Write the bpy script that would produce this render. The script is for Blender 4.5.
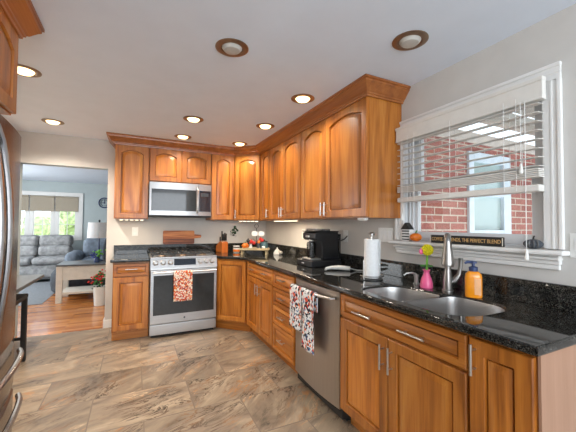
import bpy, bmesh, math, random
from mathutils import Vector, Matrix
random.seed(7)
S = bpy.context.scene
for o in list(bpy.data.objects): bpy.data.objects.remove(o)
COL = S.collection
R = math.radians

# ------------------------------------------------------------------ camera
def make_camera():
    yaw, pit, rol = R(26.0885), R(1.6657), R(0.46446)
    fw = Vector((math.sin(yaw)*math.cos(pit), math.cos(yaw)*math.cos(pit), math.sin(pit)))
    r = Vector((math.cos(yaw), -math.sin(yaw), 0)); u = r.cross(fw)
    r2 = r*math.cos(rol) + u*math.sin(rol); u2 = -r*math.sin(rol) + u*math.cos(rol)
    cam = bpy.data.objects.new('camera', bpy.data.cameras.new('camera'))
    m = Matrix((r2, u2, -fw)).transposed().to_4x4()
    m.translation = Vector((-1.8485, -4.5554, 1.3066))
    cam.matrix_world = m
    cam.data.sensor_width = 36.0; cam.data.lens = 36.0*312.41/576.0
    cam.data.clip_start = 0.05; cam.data.clip_end = 200
    COL.objects.link(cam); S.camera = cam
make_camera()

# ------------------------------------------------------------------ world, sun, large lights, exposure
W = bpy.data.worlds.new('sky'); S.world = W; W.use_nodes = True
bg = W.node_tree.nodes['Background']
bg.inputs[0].default_value = (0.80, 0.90, 1.0, 1); bg.inputs[1].default_value = 1.7
def lamp(name, kind, loc, energy, color=(1, 1, 1), target=None, **kw):
    d = bpy.data.lights.new(name, kind); d.energy = energy; d.color = color
    for k, v in kw.items(): setattr(d, k, v)
    o = bpy.data.objects.new(name, d); o.location = loc
    if target is not None:
        o.rotation_euler = (Vector(target) - Vector(loc)).to_track_quat('-Z', 'Y').to_euler()
    COL.objects.link(o); return o
lamp('sun', 'SUN', (-6, 12, 12), 6.0, (1.0, 0.95, 0.86), (-4.2, 3.2, 2.2), angle=R(1.0))
# added soft fill lamp at the open end behind the camera
lamp('rear_fill_light', 'AREA', (-1.6, -6.8, 1.62), 66.0, (0.86, 0.93, 1.0), (-1.5, -3.0, 1.75), shape='RECTANGLE', size=3.0, size_y=1.35)
# added fill lamp inside the living room, unseen left of the view
lamp('living_room_fill_light', 'AREA', (-5.3, 2.6, 1.5), 84.0, (0.93, 0.97, 1.0), (-2.5, 2.6, 1.1), shape='RECTANGLE', size=2.6, size_y=1.6)
# lamp added outdoors to brighten the porch and its brick wall
lamp('porch_fill_light', 'AREA', (3.6, -6.0, 1.9), 50.0, (0.95, 0.98, 1.0), (1.2, -2.7, 1.4), shape='RECTANGLE', size=3.0, size_y=2.5)
lamp('window_uplight_fill', 'AREA', (1.1, -3.6, -.2), 45.0, (0.93, 0.97, 1.0), (-.6, -3.2, 2.4), shape='RECTANGLE', size=1.6, size_y=1.2)  # unseen lamp added low outside the window to lighten the kitchen ceiling
S.view_settings.view_transform = 'Standard'
S.view_settings.look = 'None'
S.view_settings.gamma = 1.0
S.view_settings.exposure = 0.45
S.view_settings.use_curve_mapping = False

# ------------------------------------------------------------------ materials
def lin(c): return tuple((x/12.92 if x <= .04045 else ((x+.055)/1.055)**2.4) for x in c)
def s8(r, g, b): return lin((r/255, g/255, b/255))
def base(name):
    m = bpy.data.materials.new(name); m.use_nodes = True
    nt = m.node_tree; b = nt.nodes['Principled BSDF']
    return m, nt, b
def N(nt, typ, **kw):
    n = nt.nodes.new(typ)
    for k, v in kw.items(): setattr(n, k, v)
    return n
def ramp(nt, stops, interp='LINEAR'):
    n = nt.nodes.new('ShaderNodeValToRGB'); cr = n.color_ramp; cr.interpolation = interp
    while len(cr.elements) < len(stops): cr.elements.new(0.5)
    for e, (p, c) in zip(cr.elements, stops): e.position = p; e.color = (*c[:3], 1)
    return n
def plain(name, col, rough=.5, metal=0., noise=.04, nscale=30., coat=0., emit=0., spec=.5):
    m, nt, b = base(name)
    tc = N(nt, 'ShaderNodeTexCoord'); nz = N(nt, 'ShaderNodeTexNoise'); nz.inputs['Scale'].default_value = nscale
    nz.inputs['Detail'].default_value = 3
    nt.links.new(tc.outputs['Object'], nz.inputs['Vector'])
    lo = tuple(max(0, c*(1-noise*2)) for c in col); hi = tuple(min(1, c*(1+noise*2)) for c in col)
    rp = ramp(nt, [(.3, lo), (.7, hi)]); nt.links.new(nz.outputs['Fac'], rp.inputs['Fac'])
    nt.links.new(rp.outputs['Color'], b.inputs['Base Color'])
    b.inputs['Roughness'].default_value = rough; b.inputs['Metallic'].default_value = metal
    b.inputs['Coat Weight'].default_value = coat; b.inputs['Specular IOR Level'].default_value = spec
    if emit:
        nt.links.new(rp.outputs['Color'], b.inputs['Emission Color']); b.inputs['Emission Strength'].default_value = emit
    return m
def wood(name, axis, dark, mid, light, rough=.36, coat=.18, scale=1.0, var=.18, rp_at=(.30, .52, .76)):
    m, nt, b = base(name); L = nt.links.new
    tc = N(nt, 'ShaderNodeTexCoord'); oi = N(nt, 'ShaderNodeObjectInfo')
    mul = N(nt, 'ShaderNodeMath', operation='MULTIPLY'); mul.inputs[1].default_value = 37.0; L(oi.outputs['Random'], mul.inputs[0])
    add = N(nt, 'ShaderNodeVectorMath', operation='ADD'); L(tc.outputs['Object'], add.inputs[0]); L(mul.outputs[0], add.inputs[1])
    def mp(across, along):
        n = N(nt, 'ShaderNodeMapping'); s = [across]*3; s['xyz'.index(axis)] = along
        n.inputs['Scale'].default_value = [q*scale for q in s]; L(add.outputs[0], n.inputs['Vector']); return n
    m1 = mp(11, 0.9); n1 = N(nt, 'ShaderNodeTexNoise'); n1.inputs['Scale'].default_value = 1.0
    n1.inputs['Detail'].default_value = 4; n1.inputs['Distortion'].default_value = .8; L(m1.outputs[0], n1.inputs['Vector'])
    m2 = mp(130, 5); n2 = N(nt, 'ShaderNodeTexNoise'); n2.inputs['Scale'].default_value = 1.0
    n2.inputs['Detail'].default_value = 3; L(m2.outputs[0], n2.inputs['Vector'])
    mx = N(nt, 'ShaderNodeMath', operation='MULTIPLY_ADD'); mx.inputs[1].default_value = .3
    L(n2.outputs['Fac'], mx.inputs[0])
    sc = N(nt, 'ShaderNodeMath', operation='MULTIPLY'); sc.inputs[1].default_value = .75; L(n1.outputs['Fac'], sc.inputs[0])
    L(sc.outputs[0], mx.inputs[2])
    rp = ramp(nt, list(zip(rp_at, (dark, mid, light)))); L(mx.outputs[0], rp.inputs['Fac'])
    hsv = N(nt, 'ShaderNodeHueSaturation'); L(rp.outputs['Color'], hsv.inputs['Color'])
    mr = N(nt, 'ShaderNodeMapRange'); mr.inputs['To Min'].default_value = 1-var; mr.inputs['To Max'].default_value = 1+var
    L(oi.outputs['Random'], mr.inputs['Value']); L(mr.outputs[0], hsv.inputs['Value'])
    L(hsv.outputs['Color'], b.inputs['Base Color'])
    b.inputs['Roughness'].default_value = rough; b.inputs['Coat Weight'].default_value = coat; b.inputs['Coat Roughness'].default_value = .18
    return m
WD, WM, WL = s8(118, 62, 18), s8(178, 106, 36), s8(204, 138, 62)
M = {}
M['wood_v'] = wood('honey_wood_vertical', 'z', WD, WM, WL)
M['wood_h'] = wood('honey_wood_horizontal', 'x', WD, WM, WL)
M['wood_y'] = wood('honey_wood_lengthwise', 'y', s8(126, 70, 34), s8(166, 98, 46), s8(188, 120, 66))
M['ply'] = wood('pale_plywood', 'z', s8(154, 116, 92), s8(164, 126, 102), s8(174, 138, 114), rough=.5, coat=0., var=.02)
M['board'] = wood('cutting_board_wood', 'x', s8(84, 38, 14), s8(166, 92, 42), s8(206, 134, 74), scale=1.3, rp_at=(.42, .52, .62), coat=0., rough=.5)
M['hardwood'] = None
M['bamboo'] = wood('natural_tray_wood', 'x', s8(150, 130, 95), s8(178, 160, 124), s8(200, 184, 150), coat=0, rough=.5)
M['block'] = wood('knife_block_wood', 'z', s8(150, 70, 22), s8(192, 104, 44), s8(214, 134, 66))

def granite():
    m, nt, b = base('black_granite'); L = nt.links.new
    tc = N(nt, 'ShaderNodeTexCoord')
    v = N(nt, 'ShaderNodeTexVoronoi'); v.inputs['Scale'].default_value = 300; L(tc.outputs['Object'], v.inputs['Vector'])
    sep = N(nt, 'ShaderNodeSeparateColor'); L(v.outputs['Color'], sep.inputs[0])
    rp = ramp(nt, [(0, (.006, .006, .006)), (.35, (.014, .014, .013)), (.58, (.032, .033, .029)), (.78, (.066, .060, .050)), (.95, (.10, .097, .088))], 'CONSTANT')
    L(sep.outputs[0], rp.inputs['Fac'])
    n = N(nt, 'ShaderNodeTexNoise'); n.inputs['Scale'].default_value = 24; n.inputs['Detail'].default_value = 4; L(tc.outputs['Object'], n.inputs['Vector'])
    r2 = ramp(nt, [(.35, (.45, .45, .45)), (.65, (1.25, 1.25, 1.25))]); L(n.outputs['Fac'], r2.inputs['Fac'])
    mx = N(nt, 'ShaderNodeMix', data_type='RGBA', blend_type='MULTIPLY'); mx.inputs[0].default_value = 1
    L(rp.outputs['Color'], mx.inputs[6]); L(r2.outputs['Color'], mx.inputs[7]); L(mx.outputs[2], b.inputs['Base Color'])
    b.inputs['Roughness'].default_value = .045; b.inputs['Specular IOR Level'].default_value = .45
    return m
M['granite'] = granite()

def steel(name, axis='x', col=(.46, .455, .45), rough=.34):
    m, nt, b = base(name); L = nt.links.new
    tc = N(nt, 'ShaderNodeTexCoord'); mp = N(nt, 'ShaderNodeMapping'); s = [260.]*3; s['xyz'.index(axis)] = 3.
    mp.inputs['Scale'].default_value = s; L(tc.outputs['Object'], mp.inputs['Vector'])
    n = N(nt, 'ShaderNodeTexNoise'); n.inputs['Scale'].default_value = 1; n.inputs['Detail'].default_value = 2; L(mp.outputs[0], n.inputs['Vector'])
    mr = N(nt, 'ShaderNodeMapRange'); mr.inputs['To Min'].default_value = rough-.06; mr.inputs['To Max'].default_value = rough+.1
    L(n.outputs['Fac'], mr.inputs['Value']); L(mr.outputs[0], b.inputs['Roughness'])
    rp = ramp(nt, [(.3, tuple(c*.93 for c in col)), (.7, tuple(min(1, c*1.05) for c in col))]); L(n.outputs['Fac'], rp.inputs['Fac'])
    L(rp.outputs['Color'], b.inputs['Base Color']); b.inputs['Metallic'].default_value = 1
    return m
M['steel_h'] = steel('brushed_steel_horizontal', 'x')
M['steel_v'] = steel('brushed_steel_vertical', 'z', (.44, .40, .36))
M['steel_dark'] = steel('dark_stainless', 'z', (.20, .175, .16), .22)
M['chrome'] = plain('satin_nickel', (.60, .58, .55), .28, 1., .02)
M['handle_dark'] = plain('satin_fridge_handle', (.42, .41, .41), .25, 1., .02)
M['faucet'] = plain('dark_satin_nickel', (.40, .38, .355), .33, 1., .02)
M['sink'] = steel('sink_steel', 'y', (.48, .47, .46), .36)
M['bronze'] = plain('brushed_bronze', (.36, .26, .185), .38, 1., .05)
M['wall'] = plain('warm_grey_wall_paint', s8(204, 200, 194), .85, 0, .012, 8, spec=.2)
M['wall_lr'] = plain('blue_grey_wall_paint', s8(186, 196, 196), .85, 0, .012, 8, spec=.2)
M['ceiling'] = plain('white_ceiling_paint', s8(229, 238, 250), .9, 0, .008, 6, spec=.2)
M['white'] = plain('white_gloss_paint', s8(232, 230, 226), .35, 0, .01, 10)
M['vinyl'] = plain('white_vinyl', s8(222, 223, 224), .4, 0, .01, 10)
M['blind'] = plain('white_faux_wood', s8(226, 222, 214), .45, 0, .015, 20)
M['plastic_w'] = plain('white_plastic', s8(228, 226, 220), .35, 0, .01)
M['black'] = plain('black_plastic', (.012, .012, .013), .28, 0, .1)
M['blackm'] = plain('black_matte', (.014, .013, .012), .6, 0, .1)
M['iron'] = plain('black_cast_iron', (.02, .02, .02), .45, 0, .1)
M['oven_glass'] = plain('dark_oven_glass', (.03, .032, .033), .06, 0, .05, spec=.45)
M['display'] = plain('blue_black_display', (.006, .01, .02), .08, 0, .05, spec=.8)
M['paper'] = plain('white_paper', s8(236, 236, 234), .9, 0, .02, 60)
M['pink'] = plain('pink_plastic', s8(232, 96, 142), .3, 0, .02, emit=0)
M['yellow'] = plain('yellow_bristles', s8(226, 214, 30), .7, 0, .1, 80)
M['green'] = plain('bright_green_plastic', s8(110, 178, 48), .4, 0, .05)
M['leaf'] = plain('leaf_green', s8(58, 118, 46), .5, 0, .15, 40)
M['darkleaf'] = plain('dark_leaf', s8(30, 62, 30), .55, 0, .2, 40)
M['orange'] = plain('orange_soap', s8(238, 146, 24), .2, 0, .02, coat=.5)
M['pumpkin'] = plain('orange_pumpkin', s8(224, 116, 26), .4, 0, .06, 40)
M['navy'] = plain('navy_plastic', s8(52, 66, 104), .35, 0, .03)
M['red'] = plain('red_petal', s8(200, 40, 32), .5, 0, .1, 50)
M['blue'] = plain('blue_petal', s8(60, 70, 140), .5, 0, .12, 50)
M['teal'] = plain('teal_glaze', s8(70, 98, 104), .3, 0, .05)
M['cream'] = plain('cream_painted_wood', s8(224, 216, 202), .55, 0, .03, 15)
M['gold'] = plain('gold_lettering', s8(222, 176, 112), .5, 0, .03)
M['tabletop'] = plain('dark_grey_wood', s8(92, 92, 92), .3, 0, .08, 20)
M['sofa'] = plain('grey_velvet', s8(152, 152, 152), .9, 0, .16, 12)
M['recliner'] = plain('blue_grey_fabric', s8(120, 130, 142), .9, 0, .12, 14)
M['darkgrey'] = plain('charcoal_fabric', s8(70, 74, 80), .9, 0, .12, 14)
M['rug'] = plain('grey_carpet', s8(126, 130, 134), .95, 0, .10, 50)
M['shade'] = plain('greige_roller_fabric', s8(172, 160, 142), .9, 0, .04, 60)
M['lampshade'] = plain('white_lampshade', s8(242, 244, 244), .9, 0, .02, 30)
M['grass'] = plain('lawn_green', s8(214, 222, 190), .9, 0, .1, 3)
M['bush'] = plain('shrub_green', s8(186, 200, 150), .9, 0, .25, 6)
M['siding'] = plain('cream_siding', s8(196, 186, 178), .6, 0, .05, 10)
M['porch'] = plain('grey_porch_ceiling', s8(150, 144, 136), .8, 0, .05, 10)
M['bluewin'] = plain('blue_grey_window_frame', s8(206, 218, 230), .5, 0, .03, 10)
M['tealglass'] = plain('teal_window_glass', s8(168, 188, 188), .08, 0, .05, 2, spec=.8)
M['bulb_off'] = plain('frosted_lamp_face', s8(196, 192, 184), .5, 0, .02)
def emis(name, col, st):
    m, nt, b = base(name); b.inputs['Base Color'].default_value = (*col, 1)
    b.inputs['Emission Color'].default_value = (*col, 1); b.inputs['Emission Strength'].default_value = st; return m
M['bulb_on'] = emis('lit_warm_lamp_face', (1.0, .74, .38), 3.2)
M['led'] = emis('lit_led_strip', (1.0, .84, .58), 4)

def glass(name, tint=(1, 1, 1), refl=.06):
    m, nt, b = base(name); L = nt.links.new
    t = N(nt, 'ShaderNodeBsdfTransparent'); t.inputs[0].default_value = (*tint, 1)
    g = N(nt, 'ShaderNodeBsdfGlossy'); g.inputs['Roughness'].default_value = .02
    f = N(nt, 'ShaderNodeFresnel'); f.inputs['IOR'].default_value = 1.45
    mx = N(nt, 'ShaderNodeMixShader'); L(f.outputs[0], mx.inputs[0]); L(t.outputs[0], mx.inputs[1]); L(g.outputs[0], mx.inputs[2])
    L(mx.outputs[0], nt.nodes['Material Output'].inputs['Surface']); return m
M['glass'] = glass('clear_window_glass', (.97, .99, .99))
M['tank'] = glass('smoky_clear_plastic', (.55, .56, .58))

def brick():
    m, nt, b = base('red_brick'); L = nt.links.new
    tc = N(nt, 'ShaderNodeTexCoord'); mp = N(nt, 'ShaderNodeMapping'); mp.inputs['Rotation'].default_value = (R(90), 0, 0)
    L(tc.outputs['Object'], mp.inputs['Vector'])
    t = N(nt, 'ShaderNodeTexBrick'); t.inputs['Scale'].default_value = 1
    t.inputs['Brick Width'].default_value = .205; t.inputs['Row Height'].default_value = .067; t.inputs['Mortar Size'].default_value = .006
    t.inputs['Color1'].default_value = (*s8(170, 104, 95), 1); t.inputs['Color2'].default_value = (*s8(148, 84, 77), 1)
    t.inputs['Mortar'].default_value = (*s8(196, 184, 170), 1)
    L(mp.outputs[0], t.inputs['Vector'])
    n = N(nt, 'ShaderNodeTexNoise'); n.inputs['Scale'].default_value = 40; L(tc.outputs['Object'], n.inputs['Vector'])
    r2 = ramp(nt, [(.3, (.8, .8, .8)), (.7, (1.1, 1.1, 1.1))]); L(n.outputs['Fac'], r2.inputs['Fac'])
    mx = N(nt, 'ShaderNodeMix', data_type='RGBA', blend_type='MULTIPLY'); mx.inputs[0].default_value = 1
    L(t.outputs['Color'], mx.inputs[6]); L(r2.outputs['Color'], mx.inputs[7]); L(mx.outputs[2], b.inputs['Base Color'])
    b.inputs['Roughness'].default_value = .85; return m
M['brick'] = brick()

def slate():
    m, nt, b = base('slate_look_floor_tile'); L = nt.links.new
    tc = N(nt, 'ShaderNodeTexCoord')
    mp0 = N(nt, 'ShaderNodeMapping'); mp0.inputs['Location'].default_value = (.12, .05, 0); L(tc.outputs['Object'], mp0.inputs['Vector'])
    t = N(nt, 'ShaderNodeTexBrick'); t.offset = .5
    t.inputs['Scale'].default_value = 1; t.inputs['Brick Width'].default_value = .66; t.inputs['Row Height'].default_value = .44
    t.inputs['Mortar Size'].default_value = .0045; t.inputs['Mortar Smooth'].default_value = .2
    t.inputs['Color1'].default_value = (0, 0, 0, 1); t.inputs['Color2'].default_value = (1, 1, 1, 1); t.inputs['Mortar'].default_value = (.5, .5, .5, 1)
    L(mp0.outputs[0], t.inputs['Vector'])
    sep = N(nt, 'ShaderNodeSeparateColor'); L(t.outputs['Color'], sep.inputs[0])
    mr = N(nt, 'ShaderNodeMapRange'); mr.inputs['To Min'].default_value = -.95; mr.inputs['To Max'].default_value = -.15; L(sep.outputs[0], mr.inputs['Value'])
    off = N(nt, 'ShaderNodeMath', operation='MULTIPLY'); off.inputs[1].default_value = 23.; L(sep.outputs[0], off.inputs[0])
    add = N(nt, 'ShaderNodeVectorMath', operation='ADD'); L(tc.outputs['Object'], add.inputs[0]); L(off.outputs[0], add.inputs[1])
    vr = N(nt, 'ShaderNodeVectorRotate', rotation_type='Z_AXIS'); L(add.outputs[0], vr.inputs['Vector']); L(mr.outputs[0], vr.inputs['Angle'])
    def nz(sx, sy, det, dist, loc=0):
        mp = N(nt, 'ShaderNodeMapping'); mp.inputs['Scale'].default_value = (sx, sy, 1); mp.inputs['Location'].default_value = (loc, loc, loc)
        L(vr.outputs[0], mp.inputs['Vector'])
        n = N(nt, 'ShaderNodeTexNoise'); n.inputs['Scale'].default_value = 1; n.inputs['Detail'].default_value = det
        n.inputs['Roughness'].default_value = .62; n.inputs['Distortion'].default_value = dist; L(mp.outputs[0], n.inputs['Vector']); return n
    a = nz(2.2, 5.5, 9, 1.1)
    rp = ramp(nt, [(.28, s8(98, 86, 74)), (.43, s8(138, 122, 104)), (.56, s8(156, 138, 116)), (.70, s8(180, 162, 138)), (.85, s8(164, 126, 88))])
    L(a.outputs['Fac'], rp.inputs['Fac'])
    c = nz(2.6, 9, 8, 2.2, 5)
    vein = ramp(nt, [(.455, (0, 0, 0)), (.495, (1, 1, 1)), (.505, (1, 1, 1)), (.53, (0, 0, 0))]); L(c.outputs['Fac'], vein.inputs['Fac'])
    d = nz(1.6, 3.0, 3, .5, 11); dm = ramp(nt, [(.44, (0, 0, 0)), (.6, (1, 1, 1))]); L(d.outputs['Fac'], dm.inputs['Fac'])
    vm = N(nt, 'ShaderNodeMath', operation='MULTIPLY'); L(vein.outputs['Color'], vm.inputs[0]); L(dm.outputs['Color'], vm.inputs[1])
    vcol = N(nt, 'ShaderNodeMix', data_type='RGBA'); L(vm.outputs[0], vcol.inputs[0]); L(rp.outputs['Color'], vcol.inputs[6])
    e = nz(1.5, 4, 2, 0, 17); vc = ramp(nt, [(.38, s8(52, 42, 36)), (.5, s8(96, 70, 50)), (.58, s8(186, 130, 78)), (.68, s8(214, 190, 158))], 'LINEAR'); L(e.outputs['Fac'], vc.inputs['Fac'])
    L(vc.outputs['Color'], vcol.inputs[7])
    gm = N(nt, 'ShaderNodeMix', data_type='RGBA'); L(t.outputs['Fac'], gm.inputs[0]); L(vcol.outputs[2], gm.inputs[6]); gm.inputs[7].default_value = (*s8(126, 112, 97), 1)
    hv = N(nt, 'ShaderNodeHueSaturation'); tv = N(nt, 'ShaderNodeMapRange'); tv.inputs['To Min'].default_value = .74; tv.inputs['To Max'].default_value = .97
    L(sep.outputs[0], tv.inputs['Value']); L(tv.outputs[0], hv.inputs['Value']); L(gm.outputs[2], hv.inputs['Color'])
    L(hv.outputs['Color'], b.inputs['Base Color'])
    rr = N(nt, 'ShaderNodeMapRange'); rr.inputs['To Min'].default_value = .28; rr.inputs['To Max'].default_value = .5; L(a.outputs['Fac'], rr.inputs['Value']); L(rr.outputs[0], b.inputs['Roughness'])
    bp = N(nt, 'ShaderNodeBump'); bp.inputs['Strength'].default_value = .25; bp.inputs['Distance'].default_value = .004
    L(a.outputs['Fac'], bp.inputs['Height']); L(bp.outputs[0], b.inputs['Normal'])
    return m
M['slate'] = slate()

def hardwood():
    m, nt, b = base('honey_hardwood_planks'); L = nt.links.new
    tc = N(nt, 'ShaderNodeTexCoord')
    t = N(nt, 'ShaderNodeTexBrick'); t.offset = .37; t.inputs['Scale'].default_value = 1
    t.inputs['Brick Width'].default_value = 1.1; t.inputs['Row Height'].default_value = .057; t.inputs['Mortar Size'].default_value = .0012
    t.inputs['Color1'].default_value = (*s8(158, 88, 38), 1); t.inputs['Color2'].default_value = (*s8(206, 138, 76), 1); t.inputs['Mortar'].default_value = (*s8(90, 46, 20), 1)
    L(tc.outputs['Object'], t.inputs['Vector'])
    mp = N(nt, 'ShaderNodeMapping'); mp.inputs['Scale'].default_value = (3, 60, 1); L(tc.outputs['Object'], mp.inputs['Vector'])
    n = N(nt, 'ShaderNodeTexNoise'); n.inputs['Scale'].default_value = 1; L(mp.outputs[0], n.inputs['Vector'])
    r2 = ramp(nt, [(.3, (.8, .8, .8)), (.7, (1.12, 1.12, 1.12))]); L(n.outputs['Fac'], r2.inputs['Fac'])
    mx = N(nt, 'ShaderNodeMix', data_type='RGBA', blend_type='MULTIPLY'); mx.inputs[0].default_value = 1
    L(t.outputs['Color'], mx.inputs[6]); L(r2.outputs['Color'], mx.inputs[7]); L(mx.outputs[2], b.inputs['Base Color'])
    b.inputs['Roughness'].default_value = .25; b.inputs['Coat Weight'].default_value = .3
    return m
M['hardwood'] = hardwood()

def cells(name, scale, stops, rough=.9, bumpy=False):
    m, nt, b = base(name); L = nt.links.new
    tc = N(nt, 'ShaderNodeTexCoord'); v = N(nt, 'ShaderNodeTexVoronoi'); v.inputs['Scale'].default_value = scale
    nz = N(nt, 'ShaderNodeTexNoise'); nz.inputs['Scale'].default_value = scale*.9
    L(tc.outputs['Object'], nz.inputs['Vector'])
    mxv = N(nt, 'ShaderNodeVectorMath', operation='MULTIPLY_ADD'); mxv.inputs[1].default_value = (.03, .03, .03)
    L(nz.outputs['Color'], mxv.inputs[0]); L(tc.outputs['Object'], mxv.inputs[2]); L(mxv.outputs[0], v.inputs['Vector'])
    sep = N(nt, 'ShaderNodeSeparateColor'); L(v.outputs['Color'], sep.inputs[0])
    rp = ramp(nt, stops, 'CONSTANT'); L(sep.outputs[0], rp.inputs['Fac'])
    L(rp.outputs['Color'], b.inputs['Base Color']); b.inputs['Roughness'].default_value = rough
    return m
M['towel_leaf'] = cells('autumn_leaf_print', 85, [(0, s8(190, 60, 44)), (.22, s8(232, 224, 206)), (.46, s8(222, 128, 40)), (.62, s8(120, 58, 70)), (.74, s8(236, 228, 214)), (.88, s8(206, 84, 48))])
M['towel_bat'] = cells('halloween_print', 60, [(0, s8(36, 34, 52)), (.2, s8(228, 228, 226)), (.5, s8(226, 112, 60)), (.6, s8(222, 224, 226)), (.8, s8(90, 120, 160)), (.87, s8(44, 42, 48)), (.94, s8(200, 60, 50))])
M['backsplash_l'] = M['granite']

# ------------------------------------------------------------------ mesh helpers
class MB:
    def __init__(self): self.bm = bmesh.new()
    def box(self, x0, x1, y0, y1, z0, z1, bev=0.0, seg=2):
        if x0 > x1: x0, x1 = x1, x0
        if y0 > y1: y0, y1 = y1, y0
        if z0 > z1: z0, z1 = z1, z0
        bm = self.bm; v = [bm.verts.new((x, y, z)) for x in (x0, x1) for y in (y0, y1) for z in (z0, z1)]
        fs = [bm.faces.new([v[i] for i in q]) for q in ((0, 1, 3, 2), (4, 6, 7, 5), (0, 4, 5, 1), (2, 3, 7, 6), (0, 2, 6, 4), (1, 5, 7, 3))]
        if bev > 0:
            es = list({e for f in fs for e in f.edges})
            bmesh.ops.bevel(bm, geom=es, offset=min(bev, .49*min(x1-x0, y1-y0, z1-z0)), segments=seg, affect='EDGES', profile=.5)
        return self
    def prism(self, poly, z0, z1, bev=0, axis='z'):
        bm = self.bm
        def P(a, b, c): return (a, b, c) if axis == 'z' else ((a, c, b) if axis == 'y' else (c, a, b))
        lo = [bm.verts.new(P(a, b, z0)) for a, b in poly]; hi = [bm.verts.new(P(a, b, z1)) for a, b in poly]
        n = len(poly); fs = [bm.faces.new(lo[::-1]), bm.faces.new(hi)]
        for i in range(n): fs.append(bm.faces.new((lo[i], lo[(i+1) % n], hi[(i+1) % n], hi[i])))
        if bev:
            es = list({e for f in fs[:2] for e in f.edges})
            bmesh.ops.bevel(bm, geom=es, offset=bev, segments=2, affect='EDGES', profile=.5)
        return self
    def lathe(self, prof, c=(0, 0, 0), n=24, axis='z', sx=1, sy=1):
        bm = self.bm; rings = []
        for r, h in prof:
            ring = []
            for k in range(n):
                a = 2*math.pi*k/n; p = (r*math.cos(a)*sx, r*math.sin(a)*sy, h)
                if axis == 'y': p = (p[0], p[2], p[1])
                if axis == 'x': p = (p[2], p[0], p[1])
                ring.append(bm.verts.new((p[0]+c[0], p[1]+c[1], p[2]+c[2])))
            rings.append(ring)
        for a, b in zip(rings, rings[1:]):
            for k in range(n): bm.faces.new((a[k], a[(k+1) % n], b[(k+1) % n], b[k]))
        bm.faces.new(rings[0][::-1]); bm.faces.new(rings[-1]); return self
    def cyl(self, p0, p1, r, r1=None, n=14):
        return self.tube([p0, p1], [r, r if r1 is None else r1], n)
    def tube(self, pts, r, n=10, closed=False):
        bm = self.bm; pts = [Vector(p) for p in pts]; m = len(pts)
        rs = r if isinstance(r, (list, tuple)) else [r]*m
        rings = []; up = None
        for i, p in enumerate(pts):
            if closed: t = pts[(i+1) % m]-pts[i-1]
            else: t = (pts[min(i+1, m-1)]-pts[max(i-1, 0)])
            t.normalize()
            if up is None:
                up = Vector((0, 0, 1)) if abs(t.z) < .9 else Vector((1, 0, 0))
            s = t.cross(up).normalized(); up = s.cross(t).normalized()
            rings.append([bm.verts.new(p+(s*math.cos(2*math.pi*k/n)+up*math.sin(2*math.pi*k/n))*rs[i]) for k in range(n)])
        for i in range(m if closed else m-1):
            a, b = rings[i], rings[(i+1) % m]
            for k in range(n): bm.faces.new((a[k], a[(k+1) % n], b[(k+1) % n], b[k]))
        if not closed: bm.faces.new(rings[0][::-1]); bm.faces.new(rings[-1])
        return self
    def ball(self, c, rx, ry=None, rz=None, n=16, squash=None):
        ry = rx if ry is None else ry; rz = rx if rz is None else rz
        mat = Matrix.Translation(c) @ Matrix.Diagonal((rx, ry, rz, 1))
        bmesh.ops.create_uvsphere(self.bm, u_segments=n, v_segments=max(6, n//2+2), radius=1, matrix=mat); return self
    def loft(self, loops, cap=True):
        bm = self.bm; vs = [[bm.verts.new(p) for p in l] for l in loops]; n = len(vs[0])
        for a, b in zip(vs, vs[1:]):
            for k in range(n): bm.faces.new((a[k], a[(k+1) % n], b[(k+1) % n], b[k]))
        if cap: bm.faces.new(vs[0][::-1]); bm.faces.new(vs[-1])
        return self
    def grid(self, f, nu, nv):
        bm = self.bm; v = [[bm.verts.new(f(i/nu, j/nv)) for j in range(nv+1)] for i in range(nu+1)]
        for i in range(nu):
            for j in range(nv): bm.faces.new((v[i][j], v[i+1][j], v[i+1][j+1], v[i][j+1]))
        return self
    def xf(self, m): self.bm.transform(m); return self
    def build(self, name, mat, parent=None, loc=None, smooth=True, fix=True):
        if fix: bmesh.ops.recalc_face_normals(self.bm, faces=self.bm.faces)
        me = bpy.data.meshes.new(name); self.bm.to_mesh(me); self.bm.free()
        if smooth:
            for p in me.polygons: p.use_smooth = True
            me.set_sharp_from_angle(angle=R(35))
        me.materials.append(mat if not isinstance(mat, str) else M[mat])
        o = bpy.data.objects.new(name, me); COL.objects.link(o)
        if smooth: wn = o.modifiers.new('weighted_normals', 'WEIGHTED_NORMAL'); wn.keep_sharp = True
        if parent is not None: o.parent = parent
        if loc is not None: o.location = loc
        return o
def tag(o, label, cat, group=None, kind=None):
    o['label'] = label; o['category'] = cat
    if group: o['group'] = group
    if kind: o['kind'] = kind
    return o
def thing(name, label, cat, loc=(0, 0, 0), rz=0, group=None):
    o = bpy.data.objects.new(name, None); o.empty_display_size = .05; COL.objects.link(o)
    o.location = loc; o.rotation_euler = (0, 0, R(rz)); return tag(o, label, cat, group)
def struct(name, mb, mat, parent=None):
    o = mb.build(name, mat, parent)
    if parent is None: o['kind'] = 'structure'
    return o
def copy_tree(o, parent=None):
    c = o.copy(); COL.objects.link(c)
    if parent is not None: c.parent = parent
    for ch in list(o.children): copy_tree(ch, c)
    return c

H = 2.364
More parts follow.
